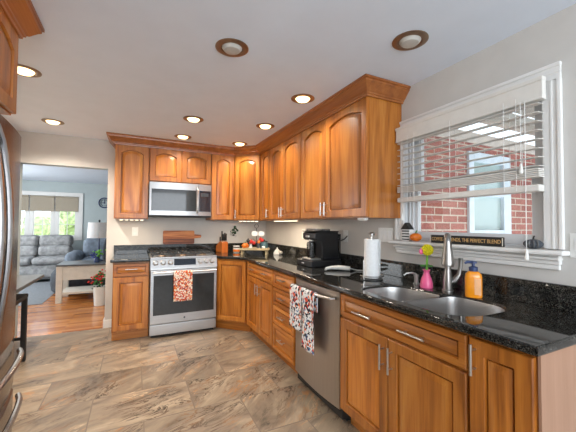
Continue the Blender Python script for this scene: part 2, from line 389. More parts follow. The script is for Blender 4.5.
# ------------------------------------------------------------------ setting
struct('floor', MB().box(-3.24, .12, -7.0, .0, -.05, 0), 'slate')
struct('floor_living', MB().box(-5.5, .6, 0.0, 5.4, -.05, 0), 'hardwood')
struct('ceiling', MB().box(-3.24, .12, -7.0, .12, H, H+.08), 'ceiling')
struct('ceiling_living', MB().box(-5.5, .6, .12, 5.4, H, H+.08), 'ceiling')
OX0, OX1, OZ = -3.055, -2.167, 2.005
struct('wall_back', MB().box(OX1, .12, 0, .12, 0, H).box(OX0, OX1, 0, .12, OZ, H).box(-5.5, OX0, 0, .12, 0, H), 'wall')
WY0, WY1, WZ0, WZ1 = -3.725, -2.80, 1.19, 2.03
struct('wall_right', MB().box(0, .13, WY1, .0, 0, H).box(0, .13, -7.0, WY0, 0, H).box(0, .13, WY0, WY1, 0, WZ0).box(0, .13, WY0, WY1, WZ1, H), 'wall')
struct('wall_left', MB().box(-3.24, -3.13, -7.0, 0, 0, H), 'wall')
struct('baseboard_back', MB().box(-2.163, -2.085, -.014, 0, 0, .10, .004).box(-2.181, -2.163, -.014, .134, 0, .10, .004), 'white')
# living room shell; the far wall has the window opening
LY = 5.2; LX0, LX1, LZ0, LZ1 = -4.72, -3.17, .95, 2.0
struct('wall_far', MB().box(-5.5, LX0, LY, LY+.12, 0, H).box(LX1, .6, LY, LY+.12, 0, H).box(LX0, LX1, LY, LY+.12, 0, LZ0).box(LX0, LX1, LY, LY+.12, LZ1, H), 'wall_lr')
struct('wall_living_right', MB().box(.5, .6, .12, LY, 0, H), 'wall_lr')
struct('wall_living_left', MB().box(-5.6, -5.5, .0, LY+.12, 0, H), 'wall_lr')
struct('wall_living_near', MB().box(OX1, .5, .12, .125, 0, H).box(-5.5, OX0, .12, .125, 0, H).box(OX0, OX1, .12, .125, OZ, H)
       .box(OX0-.001, OX0+.003, 0.001, .125, 0, OZ).box(OX0, OX1, .001, .125, OZ-.003, OZ+.001), 'wall_lr')
struct('baseboard_far', MB().box(-5.5, .5, LY-.015, LY, 0, .11, .004), 'white')
# outdoors
struct('ground', MB().box(-25, 20, 5.4, 40, -.4, -.3), 'grass')
struct('ground_porch', MB().box(.13, 8, -9, 0, -.4, -.3), 'porch')
for i, (x, y, s) in enumerate(((-6.6, 15, 1.6), (-4.6, 19, 2.2), (-9.2, 18, 2.0))):
    mb = MB(); rr = random.Random(i)
    for k in range(14):
        mb.ball((rr.uniform(-.6, .6)*s, rr.uniform(-.4, .4)*s, s*.5+rr.uniform(-.2, .5)*s), s*rr.uniform(.25, .42), n=10)
    mb.cyl((0, 0, 0), (0, 0, s*.5), .08)
    o = mb.build('garden_shrub', 'bush', loc=(x, y, -.3))
    tag(o, ('green shrub seen through the left living room panes', 'tall green shrub seen through the right living room pane', 'green shrub farthest left beyond the living room window')[i], 'shrub')

# ------------------------------------------------------------------ living-room window with roller shades
w2 = MB()
for (a, b, c, d) in ((LX0-.09, LX1+.09, LZ1, LZ1+.10), (LX0-.09, LX1+.09, LZ0-.09, LZ0), (LX0-.09, LX0, LZ0, LZ1), (LX1, LX1+.09, LZ0, LZ1)):
    w2.box(a, b, LY-.03, LY, c, d, .006)
w2o = struct('window_2', w2, 'white')
fr = MB(); pn = MB()
wd = (LX1-LX0)/3
for k in range(3):
    a = LX0+wd*k; b = a+wd; s = .09
    fr.box(a, a+s, LY+.02, LY+.09, LZ0, LZ1, .005).box(b-s, b, LY+.02, LY+.09, LZ0, LZ1, .005)
    fr.box(a+s, b-s, LY+.02, LY+.09, LZ0, LZ0+.05).box(a+s, b-s, LY+.02, LY+.09, LZ1-.05, LZ1)
    fr.box((a+b)/2-.008, (a+b)/2+.008, LY+.05, LY+.07, LZ0+.05, LZ1-.05).box(a+s, b-s, LY+.051, LY+.069, 1.27, 1.286)
    pn.box(a+s, b-s, LY+.057, LY+.063, LZ0+.05, LZ1-.05)
fr.build('window_sash', 'white', w2o); pn.build('window_pane', 'glass', w2o)
for k in range(3):
    t = thing('roller_shade', ('greige roller shade over the left hidden living room pane', 'greige roller shade over the middle living room pane', 'greige roller shade over the right living room pane')[k], 'window shade', (LX0+wd*(k+.5), LY-.015, LZ1), group='living room roller shades')
    MB().box(-wd/2+.015, wd/2-.015, -.002, .002, -.37, -.03).build('shade_fabric', 'shade', t)
    MB().cyl((-wd/2+.015, 0, -.025), (wd/2-.015, 0, -.025), .02).build('roller', 'shade', t)
    MB().box(-wd/2+.015, wd/2-.015, -.008, .008, -.392, -.37, .003).build('hem_bar', 'shade', t)

# ------------------------------------------------------------------ kitchen window, right wall
w1 = MB()
def trimbar(mb, y0, y1, z0, z1, horiz):
    mb.box(-.018, -.001, y0, y1, z0, z1, .004)
    if horiz: mb.box(-.025, -.001, y0-.002, y1+.002, z1-.018, z1+.002, .004); mb.box(-.021, -.001, y0, y1, z0+.03, z0+.042, .003)
    else:
        mb.box(-.025, -.001, *( (y0-.002, y0+.016) if y0 < -3.5 else (y1-.016, y1+.002)), z0, z1+.002, .004)
        mb.box(-.021, -.001, (y0+y1)/2-.006, (y0+y1)/2+.006, z0, z1, .003)
trimbar(w1, -3.795, -3.715, 1.20, 2.03, False); trimbar(w1, -2.81, -2.727, 1.20, 2.03, False); trimbar(w1, -3.795, -2.727, 2.03, 2.11, True)
w1o = struct('window_1', w1, 'white')
MB().box(-.075, .03, -3.815, -2.705, 1.172, 1.196, .008).build('window_stool', 'white', w1o)
MB().box(-.03, -.001, -3.785, -2.735, 1.125, 1.172, .006).box(-.05, -.001, -3.79, -2.73, 1.146, 1.163, .008).box(-.022, -.001, -3.78, -2.74, 1.10, 1.125, .005).build('window_apron', 'white', w1o)
fr = MB()
fr.box(.0, .13, -3.725, -3.712, 1.195, 2.03).box(.0, .13, -2.813, -2.80, 1.195, 2.03).box(0, .13, -3.712, -2.813, 2.017, 2.03).box(.03, .13, -3.712, -2.813, 1.19, 1.212)
fr.build('window_jamb', 'vinyl', w1o)
fr = MB()
for (x0, x1, z0, z1) in ((.045, .08, 1.212, 1.62), (.082, .117, 1.59, 2.017)):
    for y0, y1 in ((-3.712, -3.635), (-2.89, -2.813)): fr.box(x0, x1, y0, y1, z0, z1, .004)
    fr.box(x0, x1, -3.635, -2.89, z0, z0+.055, .004).box(x0, x1, -3.635, -2.89, z1-.035, z1, .004)
fr.box(.03, .045, -2.86, -2.845, 1.212, 2.0, .003).box(.02, .044, -2.84, -2.826, 1.212, 2.0, .003)
fr.build('window_sash', 'vinyl', w1o)
MB().box(.060, .064, -3.635, -2.89, 1.267, 1.585).build('window_pane', 'glass', w1o)
MB().box(.098, .102, -3.635, -2.89, 1.645, 1.982).build('window_pane', 'glass', w1o)

# ------------------------------------------------------------------ porch with brick ell outside
PW = -2.66
bw = MB().box(.14, .955, PW, PW+.12, -.3, 2.12).box(1.625, 4.2, PW, PW+.12, -.3, 2.12).box(.955, 1.625, PW, PW+.12, -.3, 1.20).box(.955, 1.625, PW, PW+.12, 2.02, 2.12)
struct('wall_porch', bw, 'brick')
struct('trim_1', MB().box(.14, 4.2, PW-.03, PW, 2.10, 2.20, .008), 'siding')
pc = MB(); SK = ((.9, 1.22), (1.5, 1.75), )
pc.box(.13, 4.2, PW-.0, -2.95+.19, 2.32, 2.38)
pc.box(.13, .95, -6.5, -2.76, 2.32, 2.38).box(2.0, 4.2, -6.5, -2.76, 2.32, 2.38).box(.95, 2.0, -2.86, -2.76, 2.32, 2.38).box(.95, 2.0, -3.14, -2.97, 2.32, 2.38).box(.95, 2.0, -6.5, -3.26, 2.32, 2.38)
struct('ceiling_porch', pc, 'porch')
w3 = MB()
for (x0, x1, z0, z1) in ((.955, 1.03, 1.20, 2.02), (1.50, 1.625, 1.20, 2.02), (1.03, 1.50, 1.20, 1.275), (1.03, 1.50, 1.93, 2.02), (1.03, 1.50, 1.60, 1.65)):
    w3.box(x0, x1, PW-.025, PW+.05, z0, z1, .006)
w3o = struct('window_3', w3, 'bluewin')
MB().box(1.03, 1.50, PW+.01, PW+.02, 1.275, 1.93).build('window_pane', 'tealglass', w3o)

# ------------------------------------------------------------------ kitchen window blind
bl = thing('window_blind', 'white slatted blind half raised in front of the kitchen window', 'blind', (-.055, -3.27, 1.2))
B0, B1 = -.478, .478
MB().box(-.022, .014, B0, B1, .742, .845, .006).box(-.027, .014, B0-.002, B1+.002, .826, .848, .005).box(-.025, .014, B0, B1, .736, .748, .004).build('valance', 'blind', bl)
for k in range(8):
    z = .722-.0445*k
    MB().box(-.026, .026, B0+.02, B1-.02, -.0015, .0015).xf(Matrix.Translation((0.0, 0, z)) @ Matrix.Rotation(R(-3), 4, 'Y')).build('slat', 'blind', bl)
mb = MB()
for k in range(5): mb.box(-.026, .026, B0+.02, B1-.02, .355+.009*k, .361+.009*k)
mb.build('slat_stack', 'blind', bl)
MB().box(-.028, .028, B0+.018, B1-.018, .282, .318, .008).build('bottom_rail', 'blind', bl)
for y in (-.36, -.30, .02, .30, .36):
    MB().cyl((-.029, y, .29), (-.029, y, .77), .0016, n=5).cyl((.029, y, .29), (.029, y, .77), .0016, n=5).build('ladder_cord', 'white', bl)
def cord(y, z, x):
    c = MB().cyl((x, y, z), (x, y, .745), .0018, n=5).build('pull_cord', 'white', bl)
    MB().lathe([(.003, .03), (.007, .02), (.010, -.012), (.008, -.022)], (x, y, z), 10).build('tassel', 'plastic_w', c)
cord(-.405, -.035, -.034); cord(-.385, .40, -.034); cord(.40, .17, -.04)

# ------------------------------------------------------------------ cabinet doors and drawers
def contour(x0, x1, z0, z1, rise, y, n=14):
    p = [(x0, y, z0), (x1, y, z0), (x1, y, z1-rise)]
    if rise > 0:
        for k in range(1, n):
            u = k/n; p.append((x1+(x0-x1)*u, y, z1-rise*(2*u-1)**2))
    p.append((x0, y, z1-rise)); return p
def outer_for(inner, x0, x1, z0, z1, y):
    o = []
    for i, p in enumerate(inner):
        if i == 0: o.append((x0, y, z0))
        elif i == 1: o.append((x1, y, z0))
        elif i == 2: o.append((x1, y, z1))
        elif i == len(inner)-1: o.append((x0, y, z1))
        else: o.append((p[0], y, z1))
    return o
def panel_front(name, x0, x1, z0, z1, parent, arch=0., stile=.058, mat='wood_v', T=.022, rail=None, y0=0.0):
    """frame-and-raised-panel front; back at y0, face at y0-T"""
    rail = rail or stile
    F = y0-T
    inn = lambda d, y: contour(x0+stile+d, x1-stile-d, z0+rail+d, z1-rail-d, arch, y)
    i0 = inn(0, F); o0 = outer_for(i0, x0+.004, x1-.004, z0+.004, z1-.004, F)
    ob = outer_for(i0, x0, x1, z0, z1, F+.004); oc = outer_for(i0, x0, x1, z0, z1, y0)
    bm = MB(); n = len(i0)
    loops = [oc, ob, o0, i0, inn(.002, F+.003), inn(.004, F+.010), inn(.004, y0-.001)]
    bm.loft(loops, cap=False)
    d = bm.build(name, mat, parent)
    pb = MB(); pb.loft([inn(.004, y0-.0015), inn(.011, y0-.0015), inn(.0115, F+.010), inn(.036, F+.002), inn(.040, F+.0025)], cap=False)
    c = inn(.040, F+.0025)
    pb.bm.faces.new([pb.bm.verts.new(p) for p in c])
    bmesh.ops.remove_doubles(pb.bm, verts=pb.bm.verts, dist=1e-5)
    pb.build('raised_panel', mat, d)
    return d
def pull(parent, x, z, length, vertical, y):
    mb = MB(); r = .0058; s = .032; h = length/2
    if vertical:
        mb.cyl((x, y-s, z-h), (x, y-s, z+h), r).cyl((x, y, z-h*.62), (x, y-s, z-h*.62), .0045).cyl((x, y, z+h*.62), (x, y-s, z+h*.62), .0045)
    else:
        mb.cyl((x-h, y-s, z), (x+h, y-s, z), r).cyl((x-h*.62, y, z), (x-h*.62, y-s, z), .0045).cyl((x+h*.62, y, z), (x+h*.62, y-s, z), .0045)
    return mb.build('handle', 'chrome', parent)

UB, UT = 1.366, 2.268
def upper(label, w, loc, rz, doors, z0=UB, handles=(), depth=.323, d0=None):
    """doors: list of (x0,x1); local origin at the wall, left end, floor-level z=0 -> cabinet hangs from z0"""
    t = thing('wall_cabinet', label, 'cabinet', (loc[0], loc[1], z0), rz, 'upper kitchen cabinets')
    h = UT-z0
    MB().box(.001, w-.001, -depth, -.002, 0, h, .002).build('body', 'wood_v', t)
    for i, (a, b) in enumerate(doors):
        d = panel_front('door', a, b, .008, h-.012, t, arch=min(.042, (b-a)*.12), y0=-depth, stile=min(.058, (b-a)*.2))
        for (di, hx) in handles:
            if di == i: pull(d, hx, .085, .115, True, -depth-.02)
    return t
U_ = [('honey wood wall cabinet with one arched door left of the microwave', .375, (-2.077, 0), 0, [(.008, .367)]),
      ('short honey wood wall cabinet with two small arched doors above the microwave', .762, (-1.701, 0), 0, [(.006, .376), (.384, .756)])]
upper(*U_[0]); upper(*U_[1], z0=1.835)
upper('narrow honey wood wall cabinet with one arched door right of the microwave', .323, (-.938, 0), 0, [(.008, .315)])
# diagonal corner unit
t = thing('wall_cabinet', 'diagonal honey wood corner wall cabinet above the corner tray', 'cabinet', (-.614, -.325, UB), -45, 'upper kitchen cabinets')
dl = math.hypot(.29, .29)
pts = [(-.614, -.002), (-.002, -.002), (-.002, -.614), (-.323, -.614), (-.614, -.323)]
inv = Matrix.Rotation(R(45), 4, 'Z') @ Matrix.Translation((.614, .325, 0))
MB().prism(pts, 0, UT-UB).xf(inv).build('body', 'wood_v', t)
d = panel_front('door', .02, dl-.02, .008, UT-UB-.012, t, arch=.04, y0=0)
pull(d, .045, .085, .115, True, -.02)
upper('narrow honey wood wall cabinet with one arched door beside the corner unit', .338, (0, -.617), -90, [(.05, .334)], handles=((0, .30),))
upper('honey wood wall cabinet with a pair of arched doors above the coffee machine', .81, (0, -.957), -90, [(.004, .372), (.378, .806)], handles=((0, .345), (1, .405)))
upper('largest honey wood wall cabinet with two arched doors nearest the window', 1.012, (0, -1.769), -90, [(.006, .452), (.458, 1.006)], handles=((0, .425), (1, .485)))
# crown moulding
def sweep(path, prof):
    """prof: (out, z); path: xy polyline, left side = outward"""
    n = len(path); dirs = [(Vector(path[i+1])-Vector(path[i])).normalized() for i in range(n-1)]
    loops = []
    for i in range(n):
        if i == 0: m = Vector((dirs[0].y, -dirs[0].x)); k = 1
        elif i == n-1: m = Vector((dirs[-1].y, -dirs[-1].x)); k = 1
        else:
            a = Vector((dirs[i-1].y, -dirs[i-1].x)); b = Vector((dirs[i].y, -dirs[i].x)); m = (a+b).normalized(); k = 1/max(.2, m.dot(a))
        loops.append([(path[i][0]+m.x*o*k, path[i][1]+m.y*o*k, z) for o, z in prof])
    mb = MB(); mb.loft(loops); return mb
CP = [(.002, 2.252), (.012, 2.252), (.014, 2.264), (.022, 2.268), (.024, 2.277), (.034, 2.283), (.045, 2.298), (.062, 2.32), (.075, 2.332), (.077, 2.345), (.085, 2.348), (.085, H-.001), (.002, H-.001)]
cr = sweep([(-2.080, 0), (-2.080, -.345), (-.622, -.345), (-.345, -.622), (-.345, -2.783), (0, -2.783)], CP).build('crown_molding', 'wood_y', smooth=True)
tag(cr, 'honey wood crown molding running along the tops of the wall cabinets', 'crown molding')

# under-cabinet lights
def ucl(label, loc, ln, rz):
    t = thing('under_cabinet_light', label, 'light', (*loc, UB), rz, 'under-cabinet light strips')
    MB().box(-ln/2, ln/2, -.012, .012, -.012, 0, .002).build('housing', 'plastic_w', t)
    mb = MB(); k = int(ln/.05)
    for i in range(k): mb.box(-ln/2+ln*(i+.2)/k, -ln/2+ln*(i+.8)/k, -.008, .008, -.0155, -.0125)
    mb.build('lens', 'led', t)
    a = lamp('under_cabinet_glow', 'AREA', (0, 0, -.02), 1.6*ln/.3, (1, .83, .62), shape='RECTANGLE', size=ln, size_y=.02); a.parent = t
ucl('lit light strip under the wall cabinet left of the microwave', (-1.885, -.28), .28, 0)
ucl('lit light strip under the diagonal corner cabinet', (-.44, -.44), .30, -45)
ucl('lit light strip under the double-door cabinet above the coffee machine', (-.27, -1.25), .62, -90)
t = thing('under_cabinet_light', 'small white light puck under the near end of the largest wall cabinet', 'light', (-.30, -2.68, UB), -90, 'under-cabinet light strips')
MB().box(-.04, .04, -.02, .02, -.018, 0, .004).build('housing', 'plastic_w', t); MB().box(-.03, .03, -.014, .014, -.021, -.018).build('lens', 'plastic_w', t)

# ------------------------------------------------------------------ base cabinets
CB = .878     # top of the cabinet bodies, underside of stone at .879
def base_cab(label, w, loc, rz, fronts, depth=.608, open_top=False):
    """fronts: (kind,x0,x1,z0,z1,[handle specs]) local to wall-left origin"""
    t = thing('base_cabinet', label, 'cabinet', (*loc, 0), rz, 'base kitchen cabinets')
    if open_top:
        MB().box(.001, w-.001, -depth, -depth+.018, .105, CB).box(.001, w-.001, -.02, -.003, .105, CB).box(.001, .018, -depth+.018, -.02, .105, CB).box(w-.018, w-.001, -depth+.018, -.02, .105, CB).box(.018, w-.018, -depth+.018, -.02, .105, .123).build('body', 'wood_v', t)
    else: MB().box(.001, w-.001, -depth, -.003, .105, CB, .002).build('body', 'wood_v', t)
    MB().box(.001, w-.001, -depth+.07, -.05, 0.0005, .105).build('toe_kick', 'wood_h', t)
    for kind, x0, x1, z0, z1, hs in fronts:
        if kind == 'door': d = panel_front('door', x0, x1, z0, z1, t, y0=-depth)
        else: d = panel_front('drawer', x0, x1, z0, z1, t, y0=-depth, mat='wood_h', stile=.032, rail=.03)
        for hx, hz, v, ln in hs: pull(d, hx, hz, ln, v, -depth-.02)
    return t
DZ0 = .125
base_cab('small honey wood base cabinet left of the range with one drawer and door', .372, (-2.058, 0), 0,
         [('drawer', .008, .362, .722, .862, [(.185, .80, False, .12)]), ('door', .008, .362, DZ0, .710, [])])
t = thing('base_cabinet', 'diagonal honey wood corner base cabinet right of the range', 'cabinet', (-.908, -.61, 0), -45, 'base kitchen cabinets')
inv = Matrix.Rotation(R(45), 4, 'Z') @ Matrix.Translation((.908, .61, 0))
MB().prism([(-.908, -.003), (-.003, -.003), (-.003, -.91), (-.608, -.91), (-.908, -.61)], .105, CB).xf(inv).build('body', 'wood_v', t)
MB().prism([(-.90, -.05), (-.05, -.05), (-.05, -.90), (-.56, -.90), (-.90, -.56)], 0.0005, .105).xf(inv).build('toe_kick', 'wood_h', t)
dl = math.hypot(.30, .30)
panel_front('door', .012, dl-.012, DZ0, .862, t, y0=0, stile=.052)
base_cab('honey wood base cabinet with one wide drawer over two doors in the far right run', .832, (0, -.912), -90,
         [('drawer', .062, .826, .722, .862, [(.25, .80, False, .12), (.63, .80, False, .12)]),
          ('door', .062, .44, DZ0, .710, [(.405, .60, True, .115)]), ('door', .446, .826, DZ0, .710, [(.48, .60, True, .115)])])
base_cab('honey wood base cabinet with a stack of four drawers beside the dishwasher', .456, (0, -1.746), -90,
         [('drawer', .006, .446, .715, .862, [(.226, .80, False, .12)]), ('drawer', .006, .446, .545, .703, [(.226, .635, False, .12)]),
          ('drawer', .006, .446, .368, .533, [(.226, .46, False, .12)]), ('drawer', .006, .446, DZ0, .356, [(.226, .25, False, .12)])])
base_cab('honey wood sink cabinet with a long false drawer over two doors', .876, (0, -2.85), -90,
         [('drawer', .006, .870, .722, .862, [(.245, .785, False, .16), (.61, .785, False, .16)]),
          ('door', .006, .428, DZ0, .708, [(.402, .605, True, .135)]), ('door', .434, .870, DZ0, .708, [(.464, .605, True, .135)])], open_top=True)
base_cab('narrow honey wood end cabinet with one full-height door nearest the camera', .236, (0, -3.728), -90,
         [('door', .006, .232, DZ0, .862, [(.032, .785, True, .12)])])
ep = MB().box(-.612, -.003, -3.975, -3.966, .0005, CB).build('end_panel', 'ply')
tag(ep, 'pale pinkish plywood panel closing the near end of the sink counter run', 'panel')

# ------------------------------------------------------------------ countertops
CT = .914
def rounded(poly, rad, n=6):
    out = []; m = len(poly)
    for i in range(m):
        p = Vector(poly[i]); a = Vector(poly[i-1]); b = Vector(poly[(i+1) % m]); r = rad[i] if isinstance(rad, (list, tuple)) else rad
        d1 = (a-p); d2 = (b-p); l = min(r, d1.length*.49, d2.length*.49)
        s = p+d1.normalized()*l; e = p+d2.normalized()*l
        for k in range(n+1):
            u = k/n; out.append(tuple(s*(1-u)**2+p*2*u*(1-u)+e*u*u))
    return out
hole = rounded([(-.590, -2.975), (-.590, -3.680), (-.180, -3.680), (-.180, -3.38), (-.225, -3.33), (-.270, -2.975)], [.10, .16, .16, .08, .05, .13])
outer = [(-.909, -.003), (-.909, -.668), (-.660, -.925), (-.660, -3.990), (-.003, -3.990), (-.003, -.003)]
def slab(outer, holes, z0, z1, bev=0):
    mb = MB(); bm = mb.bm; es = []; tops = []
    for lp in [outer]+holes:
        vs = [bm.verts.new((x, y, z0)) for x, y in lp]; tops.append(vs)
        es += [bm.edges.new((vs[i], vs[(i+1) % len(vs)])) for i in range(len(vs))]
    r = bmesh.ops.triangle_fill(bm, use_beauty=True, use_dissolve=False, edges=es)
    fs = [g for g in r['geom'] if isinstance(g, bmesh.types.BMFace)]
    ex = bmesh.ops.extrude_face_region(bm, geom=fs)
    bmesh.ops.translate(bm, vec=(0, 0, z1-z0), verts=[g for g in ex['geom'] if isinstance(g, bmesh.types.BMVert)])
    if bev:
        bm.normal_update()
        sel = [e for e in bm.edges if len(e.link_faces) == 2 and abs(e.verts[0].co.z-e.verts[1].co.z) < 1e-6 and e.calc_face_angle(0) > .8]
        bmesh.ops.bevel(bm, geom=sel, offset=bev, segments=3, affect='EDGES', profile=.5)
    return mb
ct = thing('countertop', 'black granite countertop wrapping the corner and holding the sink', 'countertop')
slab(outer, [hole], CB+.001, CT, .010).build('slab', 'granite', ct)
bs = MB().box(-.024, -.002, -3.99, -.024, CT+.0005, 1.033, .002).build('backsplash', 'granite', ct)
MB().box(-.909, -.002, -.024, -.002, CT+.0005, 1.033, .002).build('backsplash', 'granite', ct)
ct2 = thing('countertop', 'short black granite countertop left of the range', 'countertop', (-1.87, -.3, CB))
MB().box(-.212, .186, -.358, .296, .001, .036, .009).build('slab', 'granite', ct2)
MB().box(-.212, .961, .276, .297, .0365, .155, .002).build('backsplash', 'granite', ct2)

# sink
sk = thing('kitchen_sink', 'stainless double bowl undermount sink below the window', 'sink', (-.38, -3.33, .70))
def bowl(poly, depth, name, rad):
    mb = MB(); P = rounded(poly, rad, 6); c = Vector((sum(p[0] for p in P)/len(P), sum(p[1] for p in P)/len(P)))
    def lp(s, z): return [(c.x+(x-c.x)*s+.38, c.y+(y-c.y)*s+3.33, z-.70) for x, y in P]
    mb.loft([lp(.998, CT-.012), lp(.992, CT-.010), lp(.982, CT-.014), lp(.965, CT-.05), lp(.93, CB-depth+.03), lp(.86, CB-depth+.006), lp(.5, CB-depth), lp(.12, CB-depth-.002)], cap=False)
    P2 = lp(.12, CB-depth-.002); mb.bm.faces.new([mb.bm.verts.new(p) for p in P2])
    b = mb.build(name, 'sink', sk)
    MB().lathe([(.045, 0), (.04, .004), (.012, .002)], (c.x+.38, c.y+3.33, CB-depth-.70), 20).build('drain', 'chrome', b)
bowl([(-.586, -2.980), (-.586, -3.318), (-.236, -3.318), (-.274, -2.980)], .15, 'bowl', [.10, .05, .05, .13])
bowl([(-.586, -3.338), (-.586, -3.676), (-.184, -3.676), (-.184, -3.385), (-.222, -3.338)], .15, 'bowl', [.05, .16, .16, .08, .05])
MB().box(-.575+.38, -.235+.38, -.012+.002, .010, CT-.045-.70, CT-.028-.70, .006).build('divider', 'sink', sk)

# ------------------------------------------------------------------ range
rg = thing('range', 'stainless gas range with patterned towel between the base cabinets', 'stove', (-1.301, 0, 0))
RW = .379
MB().box(-RW, RW, -.635, -.03, .03, .905, .004).build('body', 'steel_v', rg)
MB().box(-RW+.02, RW-.02, -.60, -.05, 0.0005, .03).build('plinth', 'blackm', rg)
MB().box(-RW, RW, -.655, -.03, .905, .922, .005).build('cooktop', 'steel_h', rg)
dr = MB().box(-RW+.002, RW-.002, -.665, -.636, .035, .150, .006).build('warming_drawer', 'steel_h', rg)
od = MB().box(-RW+.002, RW-.002, -.675, -.636, .163, .775, .006).build('oven_door', 'steel_h', rg)
MB().box(-RW+.035, RW-.035, -.679, -.6745, .262, .715, .003).build('oven_window', 'oven_glass', od)
ov = MB().lathe([(.011, 0), (.011, -.003), (.008, -.004)], (.0, -.675, .21), 16, axis='y').build('badge', 'darkgrey', od)
MB().cyl((-RW+.02, -.727, .752), (RW-.02, -.727, .752), .0115).cyl((-RW+.045, -.727, .752), (-RW+.045, -.674, .752), .009).cyl((RW-.045, -.727, .752), (RW-.045, -.674, .752), .009).build('oven_handle', 'chrome', od)
# sloped control panel
cp = MB().prism([(-.60, .785), (-.675, .785), (-.672, .80), (-.640, .918), (-.60, .918)], -RW, RW, axis='x').build('control_panel', 'steel_h', rg)
tilt = math.atan2(.032, .118)
def onpanel(x, u, out): # u along the slope 0..1
    return (x, -.672+.032*u-out*math.cos(tilt), .80+.118*u+out*math.sin(tilt))
MB().box(-.125, .125, -.003, .003, -.038, .038, .002).xf(Matrix.Translation(onpanel(0, .5, .002)) @ Matrix.Rotation(-tilt, 4, 'X')).build('clock_display', 'display', cp)
for x in (-.325, -.245, -.165, .175, .245, .315):
    k = MB().lathe([(.030, .0), (.030, -.006), (.024, -.012), (.022, -.034), (.019, -.037)], (0, 0, 0), 20, axis='y').xf(Matrix.Translation(onpanel(x, .48, 0)) @ Matrix.Rotation(-tilt, 4, 'X')).build('knob', 'chrome', cp)
for x0, x1 in ((-.36, -.125), (-.118, .118), (.125, .36)):
    mb = MB(); zt = .945
    for y in (-.60, -.34, -.08): mb.box(x0, x1, y-.006, y+.006, zt, zt+.014, .002)
    for x in (x0+.006, (x0+x1)/2, x1-.006): mb.box(x-.006, x+.006, -.60, -.08, zt, zt+.014, .002)
    for x in (x0+.006, x1-.006):
        for y in (-.60, -.34, -.08): mb.box(x-.006, x+.006, y-.006, y+.006, .922, zt)
    for y in (-.47, -.21):
        for q in range(4): 
            a = R(45+90*q); mb.cyl(((x0+x1)/2+.04*math.cos(a), y+.04*math.sin(a), zt+.008), ((x0+x1)/2+.1*math.cos(a), y+.1*math.sin(a), zt+.008), .005, n=6)
    mb.build('grate', 'iron', rg)
    for y in (-.47, -.21):
        MB().lathe([(.045, .922), (.042, .93), (.030, .934), (.028, .940), (.0, .941)][:4], ((x0+x1)/2, y, 0), 18).build('burner', 'bronze', rg)
# towel on oven handle
def towel(name, label, x, z_top, w, lf, lb, y, mat, loc, rz, skew=0., group=None, r=.016, extra=None):
    t = thing(name, label, 'towel', loc, rz, group)
    def f(u, v):
        L = lf+math.pi*r+lb; s = v*L
        wob = .006*math.sin(u*9+s*6)*min(1, abs(s-lf)/.12)
        if s < lf: yy, zz = -r+wob-.004, -(lf-s)
        elif s < lf+math.pi*r: a = (s-lf)/r; yy, zz = -r*math.cos(a), r*math.sin(a)
        else: yy, zz = r, -(s-lf-math.pi*r)
        low = max(0, -zz)
        return (w*(u-.5)*(1-.0*low)+skew*low, yy, zz)
    mb = MB().grid(f, 12, 40)
    o = mb.build('cloth', mat, t)
    md = o.modifiers.new('thickness', 'SOLIDIFY'); md.thickness = .003; md.offset = 1
    return t
towel('dish_towel', 'red orange and white leaf print towel hanging on the oven handle', 0, 0, .205, .335, .16, 0, 'towel_leaf', (-1.331, -.727, .753), 0)

# ------------------------------------------------------------------ microwave
mw = thing('microwave', 'stainless over-the-range microwave with dark glass door', 'microwave', (-1.3195, 0, 1.398))
MW = .376
MB().box(-MW, MW, -.375, -.004, .012, .43, .004).build('body', 'blackm', mw)
def mwface(x0, x1, z0, z1, y, mat, name, par, dz=.0, th=.018):
    # gently bowed front following the convex fascia
    def yb(x): return y-.028*(1-(x/MW)**2)
    nn = 12; lo = []
    for i in range(nn+1):
        x = x0+(x1-x0)*i/nn; lo.append([(x, yb(x)+th, z0), (x, yb(x), z0), (x, yb(x), z1), (x, yb(x)+th, z1)])
    return MB().loft(lo).build(name, mat, par)
mwd = mwface(-MW, .205, .02, .428, -.382, 'steel_h', 'door', mw)
mwface(-MW+.022, .178, .075, .345, -.386, 'oven_glass', 'door_window', mwd, th=.006)
mpn = mwface(.209, MW, .02, .428, -.382, 'steel_h', 'control_panel', mw)
mwface(.216, MW-.008, .075, .345, -.386, 'display', 'touch_panel', mpn, th=.006)
mwface(.235, MW-.04, .27, .315, -.389, 'darkgrey', 'display', mpn, th=.004)
mb = MB(); pts = [(.190, -.402, .05), (.190, -.445, .09), (.190, -.458, .21), (.190, -.445, .34), (.190, -.402, .385)]
mb.tube(pts, .009).build('handle', 'chrome', mwd)
MB().box(-MW, MW, -.385, -.01, 0, .012).build('vent_base', 'blackm', mw)

# ------------------------------------------------------------------ dishwasher
dw = thing('dishwasher', 'stainless dishwasher with a bar handle holding a Halloween print towel', 'dishwasher', (0, -2.527, 0), -90)
DWW = .315
MB().box(-DWW, DWW, -.60, -.02, .03, .872, .003).build('body', 'blackm', dw)
MB().box(-DWW+.02, DWW-.02, -.55, -.05, 0.0005, .03).build('plinth', 'blackm', dw)
def dface(z0, z1, name, par):
    lo = []
    for i in range(17):
        x = -DWW+.003+(2*DWW-.006)*i/16; yb = -.622-.022*(1-(x/DWW)**2)
        lo.append([(x, -.601, z0), (x, yb+.004, z0), (x, yb, z0+.004), (x, yb, z1-.004), (x, yb+.004, z1), (x, -.601, z1)])
    return MB().loft(lo).build(name, 'steel_v', par)
ddo = dface(.10, .868, 'door', dw)
MB().box(-DWW+.02, DWW-.02, -.59, -.56, .03, .098).build('kick_plate', 'blackm', dw)
MB().tube([(-.27, -.635, .815), (-.265, -.665, .815), (-.2, -.683, .815), (0, -.69, .815), (.2, -.683, .815), (.265, -.665, .815), (.27, -.635, .815)], .010).build('handle', 'chrome', ddo)
